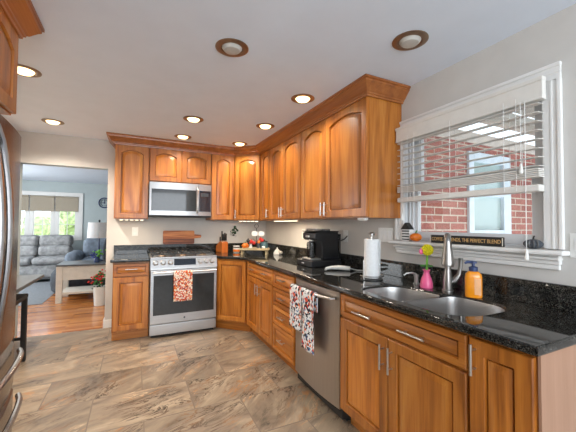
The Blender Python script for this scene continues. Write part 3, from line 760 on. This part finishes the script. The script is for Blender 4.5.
t1 = towel('dish_towel', 'white bat print towel draped wide over the dishwasher handle', 0, 0, .20, .32, .15, 0, 'towel_bat', (-.686, -2.36, .816), -90, skew=-.01, r=.0145)
t2 = towel('dish_towel', 'longer folded end of the bat print towel beside it on the dishwasher handle', 0, 0, .175, .425, .13, 0, 'towel_bat', (-.686, -2.555, .816), -90, r=.0145)

# ------------------------------------------------------------------ fridge, its cabinet, left side
FX = -2.38
fg = thing('refrigerator', 'dark stainless french door refrigerator at the left edge', 'refrigerator', (-3.10, -2.98, 0), 90)
# local: x runs to +y world, -y faces +x world
fd = 3.10+FX      # depth of door face
MB().box(-.455, .455, -fd+.07, 0, .02, 1.77, .004).build('body', 'steel_dark', fg)
MB().box(-.44, .44, -fd+.12, -.05, .0005, .02).build('plinth', 'blackm', fg)
def fdoor(x0, x1, z0, z1, name, bulge=.035):
    lo = []
    for i in range(15):
        x = x0+(x1-x0)*i/14; yb = -fd-bulge*(1-(x/.455)**2)
        e = .006 if 0 < i < 14 else .0
        lo.append([(x, -fd+.065, z0), (x, yb+.008, z0), (x, yb, z0+.008), (x, yb, z1-.02), (x, yb+.02, z1), (x, -fd+.065, z1)])
    return MB().loft(lo).build(name, 'steel_dark', fg)
ld = fdoor(-.455, -.003, .735, 1.765, 'door'); rd = fdoor(.003, .455, .735, 1.765, 'door')
mdw = fdoor(-.455, .455, .505, .725, 'freezer_drawer', .045); bdw = fdoor(-.455, .455, .06, .495, 'freezer_drawer', .045)
def bow(x, par):
    pts = []
    for k in range(15):
        u = k/14; z = .80+.90*u; pts.append((x, -fd-.03-.052*math.sin(math.pi*u)**.7, z))
    MB().tube(pts, .012).build('handle', 'handle_dark', par)
bow(-.045, ld); bow(.045, rd)
for par, z in ((mdw, .675), (bdw, .455)):
    pts = []
    for k in range(17):
        u = k/16; x = -.42+.84*u; pts.append((x, -fd-.03-.048*math.sin(math.pi*u)**.6, z))
    MB().tube(pts, .013).build('handle', 'handle_dark', par)
fc = thing('wall_cabinet', 'honey wood cabinet with arched doors above the refrigerator', 'cabinet', (-3.128, -3.45, 1.845), 90, 'upper kitchen cabinets')
MB().box(0.001, .905, -.710, 0, 0, UT-1.845, .002).build('body', 'wood_v', fc)
panel_front('door', .006, .45, .008, .41, fc, arch=.045, y0=-.710); panel_front('door', .456, .90, .008, .41, fc, arch=.045, y0=-.710)
cr2 = sweep([(-2.398, -3.46), (-2.398, -2.543), (-3.128, -2.543)], CP).build('crown_molding', 'wood_y')
tag(cr2, 'honey wood crown molding on top of the cabinet above the refrigerator', 'crown molding')
# dark-topped wall table and stool beyond the fridge
tb = thing('wall_table', 'narrow dark-topped table against the left wall beyond the refrigerator', 'table', (-2.925, -.95, 0))
MB().box(-.20, .20, -.65, .65, .715, .75, .006).build('tabletop', 'tabletop', tb)
for x, y in ((-.17, -.6), (-.17, .6), (.16, -.6)): MB().box(x-.022, x+.022, y-.022, y+.022, .0005, .715, .003).build('leg', 'blackm', tb)
st = thing('stool', 'dark backless stool tucked under the narrow dark-topped table', 'stool', (-2.90, -.95, 0))
MB().box(-.15, .15, -.2, .2, .59, .635, .012).build('seat', 'blackm', st)
for x in (-.13, .125):
    for y in (-.17, .18): MB().box(x-.02, x+.02, y-.02, y+.02, .0005, .59, .003).build('leg', 'blackm', st)
MB().box(-.13, .125, -.18, -.16, .2, .225).box(-.13, .125, .17, .19, .2, .225).build('stretcher', 'blackm', st)

# ------------------------------------------------------------------ recessed lights
LP = [((-.461, -3.285), False, 'unlit bronze-ringed recessed light nearest the window'),
      ((-1.348, -2.754), False, 'unlit bronze-ringed recessed light in the middle of the ceiling'),
      ((-.611, -2.290), True, 'lit bronze-ringed recessed light beside the crown molding of the largest wall cabinet'),
      ((-.618, -1.474), True, 'lit bronze-ringed recessed light above the coffee machine side of the ceiling'),
      ((-1.341, -1.343), True, 'lit bronze-ringed recessed light in front of the range, second from the back wall'),
      ((-1.349, -.638), True, 'lit bronze-ringed recessed light closest to the microwave'),
      ((-.640, -.640), True, 'lit bronze-ringed recessed light above the diagonal corner cabinet'),
      ((-2.635, -.584), True, 'lit bronze-ringed recessed light in front of the living room opening'),
      ((-2.56, -1.83), True, 'lit bronze-ringed recessed light half hidden by the refrigerator cabinet')]
for (x, y), on, lab in LP:
    t = thing('recessed_light', lab, 'ceiling light', (x, y, H), 0, 'recessed ceiling lights')
    mb = MB(); mb.lathe([(.098, -.001), (.098, -.004), (.085, -.010), (.066, -.007), (.060, -.001)], (0, 0, 0), 36).build('trim_ring', 'bronze', t)
    MB().lathe([(.060, -.004), (.050, -.016), (.046, -.020), (.03, -.022), (.012, -.0225)], (0, 0, 0), 28).build('lamp_face', 'bulb_on' if on else 'bulb_off', t)
    if on:
        sp = lamp('recessed_glow', 'SPOT', (0, 0, -.04), 80.0 if x < -2 else 21.0, (1.0, .90, .77), spot_size=R(150), spot_blend=.8, shadow_soft_size=.04)
        sp.parent = t

# ------------------------------------------------------------------ wall plates
def plate(label, loc, rz, w=.072, h=.115, kind='outlet'):
    t = thing('wall_outlet' if kind == 'outlet' else 'light_switch', label, 'outlet' if kind == 'outlet' else 'light switch', loc, rz, 'wall plates')
    MB().box(-w/2, w/2, -.006, -.0005, -h/2, h/2, .002).build('cover_plate', 'plastic_w', t)
    n = max(1, round(w/.05)) if kind != 'outlet' else 1
    for i in range(n):
        x = (i-(n-1)/2)*.046
        if kind == 'outlet':
            for z in (-.027, .027): MB().box(x-.016, x+.016, -.008, -.006, z-.014, z+.014, .002).build('socket', 'white', t)
        else: MB().box(x-.016, x+.016, -.009, -.006, -.033, .033, .002).build('rocker', 'white', t)
    return t
plate('white outlet on the back wall left of the cutting board', (-1.845, 0, 1.205), 0)
plate('white outlet on the right wall left of the coffee machine', (0, -1.22, 1.20), -90)
plate('white outlet with the black plug behind the coffee machine', (0, -2.065, 1.205), -90)
plate('wide white switch plate between the paper towel and the window', (0, -2.605, 1.232), -90, .165, .115, 'switch')
plate('white switch plate at the right edge beyond the window', (0, -3.872, 1.222), -90, .115, .115, 'switch')

# ------------------------------------------------------------------ counter objects
Z = CT+.0008
# cutting board leaning on the wall above the backsplash
cb = thing('cutting_board', 'wooden cutting board with handle leaning behind the range', 'cutting board', (-1.30, -.031, 1.0335))
tl = Matrix.Rotation(R(-4), 4, 'X')
MB().prism(rounded([(-.205, .002), (.205, .002), (.205, .185), (-.205, .185)], .02), -.009, .009, axis='y', bev=.003).xf(tl).build('board', 'board', cb)
MB().prism(rounded([(.195, .075), (.30, .085), (.30, .125), (.195, .135)], .015), -.008, .008, axis='y', bev=.003).xf(tl).build('handle', 'board', cb)
# knife block
kb = thing('knife_block', 'wooden knife block full of black-handled knives right of the range', 'knife block', (-.735, -.17, Z), 20)
MB().prism([(-.07, 0), (.08, 0), (.08, .09), (-.02, .165), (-.07, .145)], -.05, .05, axis='x', bev=.004).build('block', 'block', kb)
for i, (x, s, h) in enumerate(((-.035, 0, .135), (-.012, 0, .095), (.012, 0, .11), (.035, 0, .10), (-.03, 1, .06), (0, 1, .065), (.03, 1, .055))):
    y0, z0 = (-.045, .155) if s == 0 else (.005, .148)
    k = thing('kitchen_knife', ['tall black-handled knife at the left back of the knife block', 'second black-handled knife in the back row of the knife block', 'third black-handled knife in the back row of the knife block', 'black-handled knife at the right back of the knife block', 'short black-handled knife at the front left of the knife block', 'short black-handled knife at the front middle of the knife block', 'short black-handled knife at the front right of the knife block'][i], 'knife', (-.735, -.17, Z), 20, 'knives in the block')
    MB().box(x-.009, x+.009, y0-.007, y0+.007, z0+.012, z0+.012+h, .005).build('handle', 'black', k)
    MB().box(x-.009, x+.009, y0-.005, y0+.005, z0-.005, z0+.013, .002).build('bolster', 'chrome', k)
# mug
mg = thing('mug', 'small white and orange Halloween mug beside the knife block', 'mug', (-.555, -.27, Z))
MB().lathe([(.038, 0), (.046, .006), (.048, .045), (.046, .095), (.042, .095), (.042, .02), (.03, .012)], n=24).build('cup', 'plastic_w', mg)
MB().lathe([(.0466, .012), (.0486, .016), (.0490, .042), (.0480, .046)], n=24).build('orange_band', 'pumpkin', mg)
MB().lathe([(.0478, .068), (.0488, .070), (.0484, .082), (.0474, .084)], n=24).build('dark_band', 'blackm', mg)
# hanging sprig
sg = thing('wall_ornament', 'small green and white sprig ornament hanging on the back wall corner', 'ornament', (-.515, -.012, 1.20))
mb = MB(); rr = random.Random(3)
for k in range(16):
    a = rr.uniform(0, 6.28); r_ = rr.uniform(.01, .055)
    mb.ball((r_*math.cos(a), rr.uniform(-.012, 0), r_*math.sin(a)*1.2+.012), .017, .008, .012, n=8)
mb.build('leaves', 'darkleaf', sg)
mb = MB()
for (x, z) in ((-.055, .03), (-.05, -.03), (-.04, .0), (.03, -.05)): mb.ball((x, -.008, z), .012, .008, .02, n=8)
mb.build('pale_leaves', 'bulb_off', sg)
MB().tube([(-.05, -.004, -.04), (-.02, -.004, .01), (.0, -.004, .075)], .003, 6).build('stem', 'leaf', sg)
# riser tray with decorations
tr = thing('riser_tray', 'pale wooden riser tray with feet in the counter corner', 'tray', (-.41, -.62, Z), -28)
MB().box(-.195, .195, -.10, .10, .058, .076, .006).box(-.185, .185, -.094, -.084, .076, .088, .003).box(-.185, .185, .084, .094, .076, .088, .003).build('board', 'bamboo', tr)
for x in (-.16, .16):
    for y in (-.075, .075): MB().lathe([(.013, 0), (.016, .01), (.010, .03), (.016, .058)], (x, y, 0), 12).build('foot', 'bamboo', tr)
import math as _m
def ontray(x, y): 
    a = R(-28); return (-.41+x*math.cos(a)-y*math.sin(a), -.62+x*math.sin(a)+y*math.cos(a), Z+.0775)
ws = thing('ornament_stand', 'black wire stand with loop top hung with white signs and red ornaments', 'ornament stand', ontray(.02, .0))
mb = MB(); mb.lathe([(.045, 0), (.045, .006), (.01, .01)], n=20).cyl((0, 0, .005), (0, 0, .27), .004)
mb.tube([(.028*math.cos(a), 0, .298+.028*math.sin(a)) for a in [6.283*k/18 for k in range(18)]], .003, 6, closed=True)
for s in (-1, 1):
    mb.tube([(0, 0, .09), (s*.05, -.01, .13), (s*.085, -.01, .115)], .003, 6).tube([(0, 0, .17), (s*.03, -.01, .22), (s*.045, -.012, .215)], .003, 6)
mb.build('wire_frame', 'iron', ws)
def deco(name, label, cat, mat, shapes, loc, rz=0, group=None):
    t = thing(name, label, cat, loc, rz, group); return t
sp = ontray(.02, 0)
def at(dx, dy, dz): return (sp[0]+dx, sp[1]+dy, sp[2]+dz)
for i, s in enumerate((-1, 1)):
    o = MB().prism(rounded([(-.036, -.032), (.036, -.032), (.042, .02), (.0, .036), (-.042, .02)], .02), -.005, .005, axis='y', bev=.002).build('hanging_sign', 'plastic_w', loc=at(s*.047+.012, -.03, .20))
    o.rotation_euler.z = R(-20)
    tag(o, ('left white sign hanging on the black wire stand', 'right white sign hanging on the black wire stand')[i], 'sign', 'signs on the wire stand')
for i, (dx, dz, m, rr_) in enumerate(((-.085, .09, 'red', .026), (-.125, .105, 'blackm', .024), (.07, .105, 'red', .024), (-.045, .075, 'red', .022), (.02, .085, 'pumpkin', .022), (.045, .125, 'red', .02))):
    o = MB().ball((0, 0, 0), rr_, n=14).lathe([(.006, rr_-.002), (.006, rr_+.008)], n=8).build('bauble', m, loc=at(dx, -.035, dz))
    tag(o, ['red bauble left of the wire stand foot', 'dark bauble farthest left on the wire stand', 'large red bauble right on the wire stand', 'small red bauble low left on the wire stand', 'orange bauble in the middle of the wire stand', 'small red bauble high right on the wire stand'][i], 'ornament', 'baubles on the wire stand')
def pumpkin(name, label, loc, r, mat, stem='leaf', sq=.75, rz=0, group=None, ribs=8):
    t = thing(name, label, 'pumpkin', loc, rz, group)
    mb = MB(); n = 48; prof = []
    loops = []
    for j in range(1, 12):
        th = math.pi*j/12; loops.append([(r*math.sin(th)*(1-.09*abs(math.cos(ribs/2*a)))*math.cos(a), r*math.sin(th)*(1-.09*abs(math.cos(ribs/2*a)))*math.sin(a), r*sq*(1-.98*math.cos(th) if False else (1-math.cos(th)))) for a in [6.2832*k/n for k in range(n)]])
    mb.loft(loops).build('gourd', mat, t)
    MB().tube([(0, 0, 2*r*sq-.006), (.003, 0, 2*r*sq+.2*r), (.012, 0, 2*r*sq+.4*r)], [r*.13, r*.1, r*.09], 8).build('stem', stem, t)
    return t
pumpkin('pumpkin', 'orange pumpkin lying on the left of the riser tray', ontray(-.125, -.01), .048, 'pumpkin', rz=20)
pumpkin('pumpkin', 'small cream pumpkin at the front right of the riser tray', ontray(.12, -.055), .025, 'plastic_w', rz=50)
ca = thing('canister', 'dark teal round canister at the back right of the riser tray', 'canister', ontray(.118, .03))
MB().lathe([(.048, 0), (.056, .02), (.056, .07), (.048, .085)], n=24).build('jar', 'teal', ca)
MB().lathe([(.051, .086), (.051, .096), (.015, .105), (.012, .118), (.004, .12)], n=24).build('lid', 'blackm', ca)
for i, (x, y) in enumerate(((-.045, -.055), (.055, -.06))):
    o = MB().lathe([(.018, 0), (.02, .03), (.012, .05), (.015, .065), (.004, .075)], n=16).build('figurine', ('plastic_w', 'darkgrey')[i], loc=ontray(x, y))
    tag(o, ('little white ghost figurine at the front of the riser tray', 'little dark figurine at the front of the riser tray')[i], 'figurine', 'figurines on the riser tray')
# white shell-like figure by the wall
fgm = thing('white_figurine', 'white peaked ceramic figurine on the counter right of the riser tray', 'figurine', (-.135, -.735, Z))
MB().lathe([(.05, 0), (.052, .02), (.035, .05), (.012, .075), (.004, .095)], n=10, sy=.7).build('cone', 'plastic_w', fgm)
MB().ball((.035, -.03, .025), .03, .022, .025, n=10).build('side_lobe', 'bulb_off', fgm)
# coffee machine
cm = thing('coffee_machine', 'black pod coffee machine standing on a drawer base by the right wall', 'coffee machine', (-.245, -1.91, Z), -90)
# local x: toward camera (-y world), local -y: toward room
MB().box(-.13, .15, -.12, .20, .0, .062, .006).box(-.136, .156, -.142, -.12, .004, .058, .004).build('pod_drawer', 'black', cm)
MB().box(-.02, .02, -.150, -.142, .025, .037, .003).build('drawer_pull', 'chrome', cm)
MB().prism([(.16, .063), (.0, .063), (-.02, .10), (-.02, .245), (-.08, .25), (-.10, .27), (-.10, .315), (-.08, .33), (.16, .33)], -.09, .15, axis='x', bev=.006).build('housing', 'black', cm)
MB().box(-.094, .152, -.105, .165, .3305, .338, .003).build('lid', 'blackm', cm)
MB().prism(rounded([(-.07, -.08), (.12, -.08), (.12, .10), (-.07, .10)], .03), .338, .358, bev=.004).build('cup_warmer', 'tank', cm)
MB().box(-.07, .11, -.118, -.01, .0625, .08, .003).build('drip_tray', 'chrome', cm)
MB().lathe([(.035, .0), (.042, .01), (.044, .13), (.036, .15)], (.02, -.066, .081), 20).build('carafe', 'tank', cm)
MB().cyl((.02, -.066, .240), (.02, -.066, .256), .022).box(-.01, .05, -.115, -.098, .275, .295, .006).build('brew_head', 'chrome', cm)
MB().box(.06, .14, .166, .20, .063, .31, .006).build('water_tank', 'tank', cm)
MB().tube([(.11, .205, .24), (.16, .225, .26), (.19, .235, .29), (.165, .252, .295)], .005, 8).build('power_cord', 'black', cm)
# spoon-shaped white utensil with cord
sr = thing('white_utensil', 'white hooked plastic utensil lying on the counter before the coffee machine', 'utensil', (-.255, -2.30, Z), -35)
MB().tube([(.10, -.01, .022), (.06, 0, .024), (0, .008, .026), (-.06, .0, .024), (-.10, -.03, .02), (-.108, -.06, .014)], [.018, .02, .019, .015, .012, .008], 12).build('grip', 'plastic_w', sr)
MB().tube([(.10, -.01, .022), (.16, .02, .006), (.21, .01, .006)], .0045, 8).build('cord', 'plastic_w', sr)
# paper towel
pt = thing('paper_towel_holder', 'dark wire paper towel holder on the counter left of the sink', 'paper towel holder', (-.284, -2.76, Z))
MB().lathe([(.080, 0), (.080, .006), (.06, .010), (.012, .012)], n=28).build('base', 'iron', pt)
MB().cyl((0, 0, .01), (0, 0, .315), .007).lathe([(.007, .315), (.02, .318), (.022, .335), (.012, .342), (.004, .343)], n=16).build('post', 'chrome', pt)
MB().tube([(-.085, -.02, .006), (-.09, -.02, .02), (-.09, -.02, .14), (-.088, -.02, .145)], .005, 8).tube([(.085*math.cos(a), .085*math.sin(a), .03) for a in [math.pi*(.9+1.2*k/20) for k in range(21)]], .004, 8).build('tension_arm', 'chrome', pt)
pr = thing('paper_towel_roll', 'white paper towel roll standing on the dark wire holder', 'paper towel', (-.284, -2.76, Z+.0135))
MB().lathe([(.019, 0), (.052, 0), (.053, .004), (.053, .278), (.052, .28), (.019, .28)], n=36).build('roll', 'paper', pr)
MB().grid(lambda u, v: (.0525+.004*u*v, -.004-.03*u, .004+.272*v), 6, 10).build('loose_sheet', 'paper', pr)
# soap pump built into the counter
pp = thing('soap_dispenser', 'small satin nickel soap pump set in the counter beside the pink vase', 'soap dispenser', (-.13, -3.03, Z))
MB().lathe([(.022, 0), (.022, .006), (.015, .01), (.014, .05), (.017, .052), (.017, .064), (.006, .066)], n=18).build('pump_body', 'chrome', pp)
MB().tube([(0, 0, .064), (-.025, .012, .075), (-.06, .03, .072), (-.075, .038, .058)], [.009, .008, .006, .005], 10).build('spout', 'chrome', pp)
# pink vase with brush flower
vs = thing('bud_vase', 'pink bottle-shaped vase behind the sink', 'vase', (-.17, -3.145, Z))
MB().lathe([(.036, 0), (.038, .004), (.037, .03), (.030, .06), (.018, .09), (.017, .102), (.024, .115), (.020, .115), (.013, .10), (.012, .06)], n=28).build('body', 'pink', vs)
fl = thing('dish_brush', 'yellow flower-shaped dish brush with green stem in the pink vase', 'brush', (-.17, -3.145, Z+.095))
MB().cyl((0, 0, -.02), (.004, -.004, .115), .007).build('stem', 'green', fl)
mb = MB(); rr = random.Random(5)
for k in range(70):
    z = 1-2*(k+.5)/70; a = k*2.39996; q = math.sqrt(1-z*z); mb.tube([(0.004, -.004, .145), (.004+.036*q*math.cos(a), -.004+.036*q*math.sin(a), .145+.036*z)], [.010, .0052], 6)
mb.build('bristles', 'yellow', fl)
mb = MB()
for a in (30, 160, 280):
    c, s_ = math.cos(R(a)), math.sin(R(a)); mb.ball((.024*c, .024*s_, .045), .024, .013, .006, n=10)
mb.build('leaves', 'leaf', fl)
MB().ball((-.026, .016, .135), .018, .012, .02, n=10).build('pink_petal', 'pink', fl)
# faucet
fa = thing('faucet', 'satin nickel pull-down kitchen faucet behind the sink', 'faucet', (-.128, -3.265, Z))
MB().lathe([(.033, 0), (.033, .006), (.027, .012), (.026, .06), (.023, .10), (.019, .13)], n=22).build('base', 'faucet', fa)
dx, dy = -.80, -.60
pts = [(0, 0, .10), (0, 0, .29)]
for k in range(1, 9):
    a = math.pi*k/9; pts.append((dx*.045*(1-math.cos(a)), dy*.045*(1-math.cos(a)), .29+.045*math.sin(a)))
MB().tube(pts+[(dx*.09, dy*.09, .295)], .0185, 14).build('spout', 'faucet', fa)
MB().tube([(dx*.09, dy*.09, .305), (dx*.09, dy*.09, .28), (dx*.092, dy*.092, .175), (dx*.093, dy*.093, .158)], [.019, .0215, .036, .031], 18).build('spray_head', 'faucet', fa)
MB().tube([(0, 0, .045), (.028, -.021, .06), (.055, -.035, .10), (.062, -.04, .15), (.058, -.045, .20)], [.021, .019, .014, .011, .013], 12).build('lever', 'faucet', fa)
# soap bottle
sb = thing('soap_bottle', 'orange hand soap bottle with navy pump behind the sink', 'soap bottle', (-.150, -3.44, Z), -50)
MB().loft([[(x*s, y*s*.62, z) for x, y in rounded([(-.047, -.047), (.047, -.047), (.047, .047), (-.047, .047)], .04, 6)] for s, z in ((.82, 0), (.9, .006), (.9, .11), (.84, .128), (.55, .142), (.34, .146))]).build('bottle', 'orange', sb)
MB().box(.002, .034, -.0275, -.0258, .018, .108, .0006).build('label', plain('peach_label', s8(232, 172, 120), .5), sb)
MB().lathe([(.022, .144), (.023, .166), (.012, .170), (.008, .172), (.008, .186), (.018, .188), (.018, .198), (.006, .2)], n=18).tube([(0, 0, .193), (-.03, -.008, .194), (-.042, -.012, .186)], [.009, .008, .006], 8).build('pump', 'navy', sb)

# ------------------------------------------------------------------ window-sill objects
SZ = 1.1968
hh = thing('toy_house', 'tiny black and white striped haunted house on the left of the window sill', 'ornament', (-.035, -2.862, SZ))
MB().box(-.018, .018, -.038, .034, 0, .085, .002).build('walls', 'white', hh)
mb = MB()
for z in (.008, .028, .048, .068): mb.box(-.0195, -.0175, -.036, .032, z, z+.009)
mb.build('black_stripes', 'blackm', hh)
MB().prism([(-.046, .085), (.042, .085), (.018, .115), (-.002, .135), (-.022, .115)], -.022, .022, axis='x').build('roof', 'blackm', hh)
pumpkin('pumpkin', 'small orange pumpkin on the window sill beside the haunted house', (-.045, -2.95, SZ), .042, 'pumpkin', 'leaf', .72, group='sill pumpkins')
pk = pumpkin('pumpkin', 'dark grey striped pumpkin at the right end of the window sill', (-.035, -3.678, SZ), .039, 'darkgrey', 'blackm', .62, group='sill pumpkins')
for ch in pk.children:
    if ch.name.startswith('gourd'): ch.scale = (.85, 1.12, 1)
mb = MB()
for a in (150, 175, 205, 230):
    mb.tube([(.0375*.85*math.cos(R(a))*math.sin(t_)*1.0, .0375*1.12*math.sin(R(a))*math.sin(t_)*1.0, .039*.62*(1-math.cos(t_))+.001) for t_ in [math.pi*(.28+.44*k/8) for k in range(9)]], .0035, 6)
mb.build('pale_stripes', 'tabletop', pk)
# sign
sn = thing('sill_sign', 'long black sign with cream lettering standing on the window sill', 'sign', (-.045, -3.312, SZ), -90)
MB().box(-.232, .232, -.008, .008, 0, .052, .002).build('board', 'blackm', sn)
mb = MB()
for x in (-.229, .229): mb.box(x-.002, x+.002, -.0095, -.0075, .004, .048)
mb.build('border', 'cream', sn)
cu = bpy.data.curves.new('lettering', 'FONT'); cu.body = 'COFFEE & FRIENDS, THE PERFECT BLEND'; cu.size = .028; cu.align_x = 'CENTER'; cu.align_y = 'CENTER'; cu.extrude = .0006; cu.space_character = .95
tmp = bpy.data.objects.new('lettering_tmp', cu); COL.objects.link(tmp)
dg = bpy.context.evaluated_depsgraph_get(); dg.update(); me = bpy.data.meshes.new_from_object(tmp.evaluated_get(dg)); bpy.data.objects.remove(tmp)
xs = [v.co.x for v in me.vertices]; k = .44/(max(xs)-min(xs))
me.transform(Matrix.Translation((0, -.0088, .026)) @ Matrix.Rotation(R(90), 4, 'X') @ Matrix.Diagonal((k, 1.1, 1, 1)))
me.materials.clear(); me.materials.append(M['gold'])
lt = bpy.data.objects.new('lettering', me); COL.objects.link(lt); lt.parent = sn

# ------------------------------------------------------------------ living-room furniture
rug = MB().box(-5.2, -3.17, 1.75, 4.9, .0005, .006, .002).build('area_rug', 'rug'); tag(rug, 'grey area rug on the living room hardwood floor', 'rug')
so = thing('sofa', 'grey reclining loveseat under the living room window', 'sofa', (-3.86, 4.45, .0065))
MB().box(-.80, .80, -.42, .42, .05, .40, .05, 3).build('base', 'sofa', so)
for i, x in enumerate((-.33, .33)):
    MB().box(x-.325, x+.325, -.50, .20, .38, .54, .07, 3).build('seat_cushion', 'sofa', so)
    MB().box(x-.325, x+.325, -.02, .34, .52, .78, .09, 3).build('back_cushion', 'sofa', so)
    MB().box(x-.325, x+.325, .06, .40, .74, 1.02, .09, 3).build('head_cushion', 'sofa', so)
for x in (-.79, .79):
    MB().box(x-.14, x+.14, -.46, .36, .03, .60, .09, 3).build('armrest', 'sofa', so)
    for y in (-.34, .28): MB().cyl((x*.9, y, .0), (x*.9, y, .09), .022).build('foot', 'blackm', so)
MB().box(-.65, .65, -.47, -.42, .10, .36, .03, 3).build('footrest', 'sofa', so)
tbn = thing('console_table', 'cream painted table with dark top and lower shelf in the living room', 'table', (-2.59, 1.98, 0))
MB().box(-.40, .42, -.33, .33, .60, .625, .006).build('tabletop', 'tabletop', tbn)
for x in (-.35, .37):
    for y in (-.27, .27): MB().box(x-.042, x+.042, y-.042, y+.042, .0005, .60, .004).build('leg', 'cream', tbn)
for y in (-.29, .26): MB().box(-.33, .35, y, y+.03, .37, .60).build('apron', 'cream', tbn)
MB().box(-.34, .36, -.27, .27, .13, .165, .004).build('shelf', 'cream', tbn)
rc = thing('recliner', 'grey recliner armchair behind the cream table', 'armchair', (-2.55, 3.45, 0), 0)
MB().box(-.45, .45, -.40, .40, .05, .45, .08, 3).build('base', 'recliner', rc)
MB().box(-.30, .30, -.42, .25, .42, .58, .08, 3).build('seat_cushion', 'recliner', rc)
for x in (-.38, .38):
    for y in (-.33, .33): MB().cyl((x, y, .0005), (x, y, .11), .022).build('foot', 'blackm', rc)
for x in (-.43, .43): MB().box(x-.13, x+.13, -.45, .40, .1, .72, .11, 4).build('armrest', 'recliner', rc)
MB().box(-.33, .33, .18, .46, .5, .98, .12, 4).build('backrest', 'recliner', rc)
rc2 = thing('ottoman', 'round charcoal pouf peeking out left of the cream table', 'ottoman', (-2.93, 2.63, .0065))
MB().lathe([(.22, 0), (.29, .06), (.31, .2), (.30, .36), (.24, .45), (.1, .47)], n=28).build('cushion', 'darkgrey', rc2)
ch = thing('armchair', 'dark grey upholstered chair right behind the table lamp', 'armchair', (-2.16, 2.55, .0005))
MB().box(-.22, .22, -.03, .40, .04, .45, .06, 3).build('seat', 'darkgrey', ch)
MB().loft([[(x*s, -.08+y, z) for x, y in rounded([(-.24, -.06), (.24, -.06), (.24, .06), (-.24, .06)], .05)] for s, z in ((.9, .06), (1, .5), (1, .85), (.85, 1.0), (.5, 1.07))]).build('backrest', 'darkgrey', ch)
TZ = .6255
lp = thing('table_lamp', 'table lamp with white drum shade and dark stem on the cream table', 'lamp', (-2.435, 2.14, TZ))
MB().lathe([(.07, 0), (.07, .012), (.02, .03), (.018, .10), (.026, .14), (.018, .2), (.012, .30), (.010, .42)], n=18).build('stem', 'navy', lp)
MB().lathe([(.165, .42), (.19, .42), (.175, .70), (.165, .70)], n=32).build('lamp_shade', 'lampshade', lp)
MB().lathe([(.006, .40), (.006, .71), (.018, .72), (.014, .745), (.004, .75)], n=12).build('finial', 'blackm', lp)
vz = thing('flower_vase', 'dark vase with blue and green flowers on the cream table', 'flowers', (-2.44, 1.90, TZ))
MB().lathe([(.04, 0), (.05, .03), (.035, .08), (.03, .11)], n=18).build('vase', 'navy', vz)
def blob(par, name, mat, cs, r, seed, n=10):
    mb = MB(); rr = random.Random(seed)
    for c in cs:
        for k in range(n): mb.ball((c[0]+rr.gauss(0, r), c[1]+rr.gauss(0, r), c[2]+rr.gauss(0, r)), r*.5, r*.5, r*.4, n=8)
    mb.build(name, mat, par)
blob(vz, 'blue_flowers', 'blue', [(-.05, -.02, .13), (-.02, -.04, .10)], .03, 1)
blob(vz, 'green_leaves', 'green', [(.06, -.02, .20), (.04, 0, .15)], .035, 2)
pl = thing('planter', 'tall white planter with red flowers on the floor beside the back wall', 'planter', (-2.33, 1.30, .0005))
MB().lathe([(.075, 0), (.08, .01), (.095, .29), (.10, .30), (.085, .30), (.07, .26)], n=28).build('pot', 'plastic_w', pl)
for i, c in enumerate([(-.05, -.03, .42), (.05, -.02, .45), (-.10, 0, .36), (.02, -.06, .38), (.08, 0, .40)]): blob(pl, 'red_flower', 'red', [(c[0]-.01, c[1], c[2]+.05)], .032, 4+i, 9)
blob(pl, 'leaves', 'leaf', [(0, 0, .40), (.04, .0, .44), (-.05, 0, .38)], .045, 6, 8)
blob(pl, 'dark_leaves', 'darkleaf', [(.02, -.05, .31), (.05, 0, .33), (-.03, -.03, .30)], .03, 8, 8)
ck = thing('wall_clock', 'dark ring wall clock on the blue-grey living room wall', 'clock', (-2.60, LY-.001, 1.865))
mb = MB(); mb.tube([(.13*math.cos(a), -.015, .13*math.sin(a)) for a in [6.2832*k/32 for k in range(32)]], .014, 8, closed=True).build('rim', 'navy', ck)
MB().box(-.006, .006, -.012, -.004, -.01, .10).box(-.075, .01, -.012, -.004, -.006, .006).ball((0, -.01, 0), .02, .008, .02, n=10).build('hands', 'navy', ck)
MB().tube([(.085*math.cos(a), -.010, .085*math.sin(a)) for a in [6.2832*k/28 for k in range(28)]], .007, 6, closed=True).build('inner_ring', 'teal', ck)
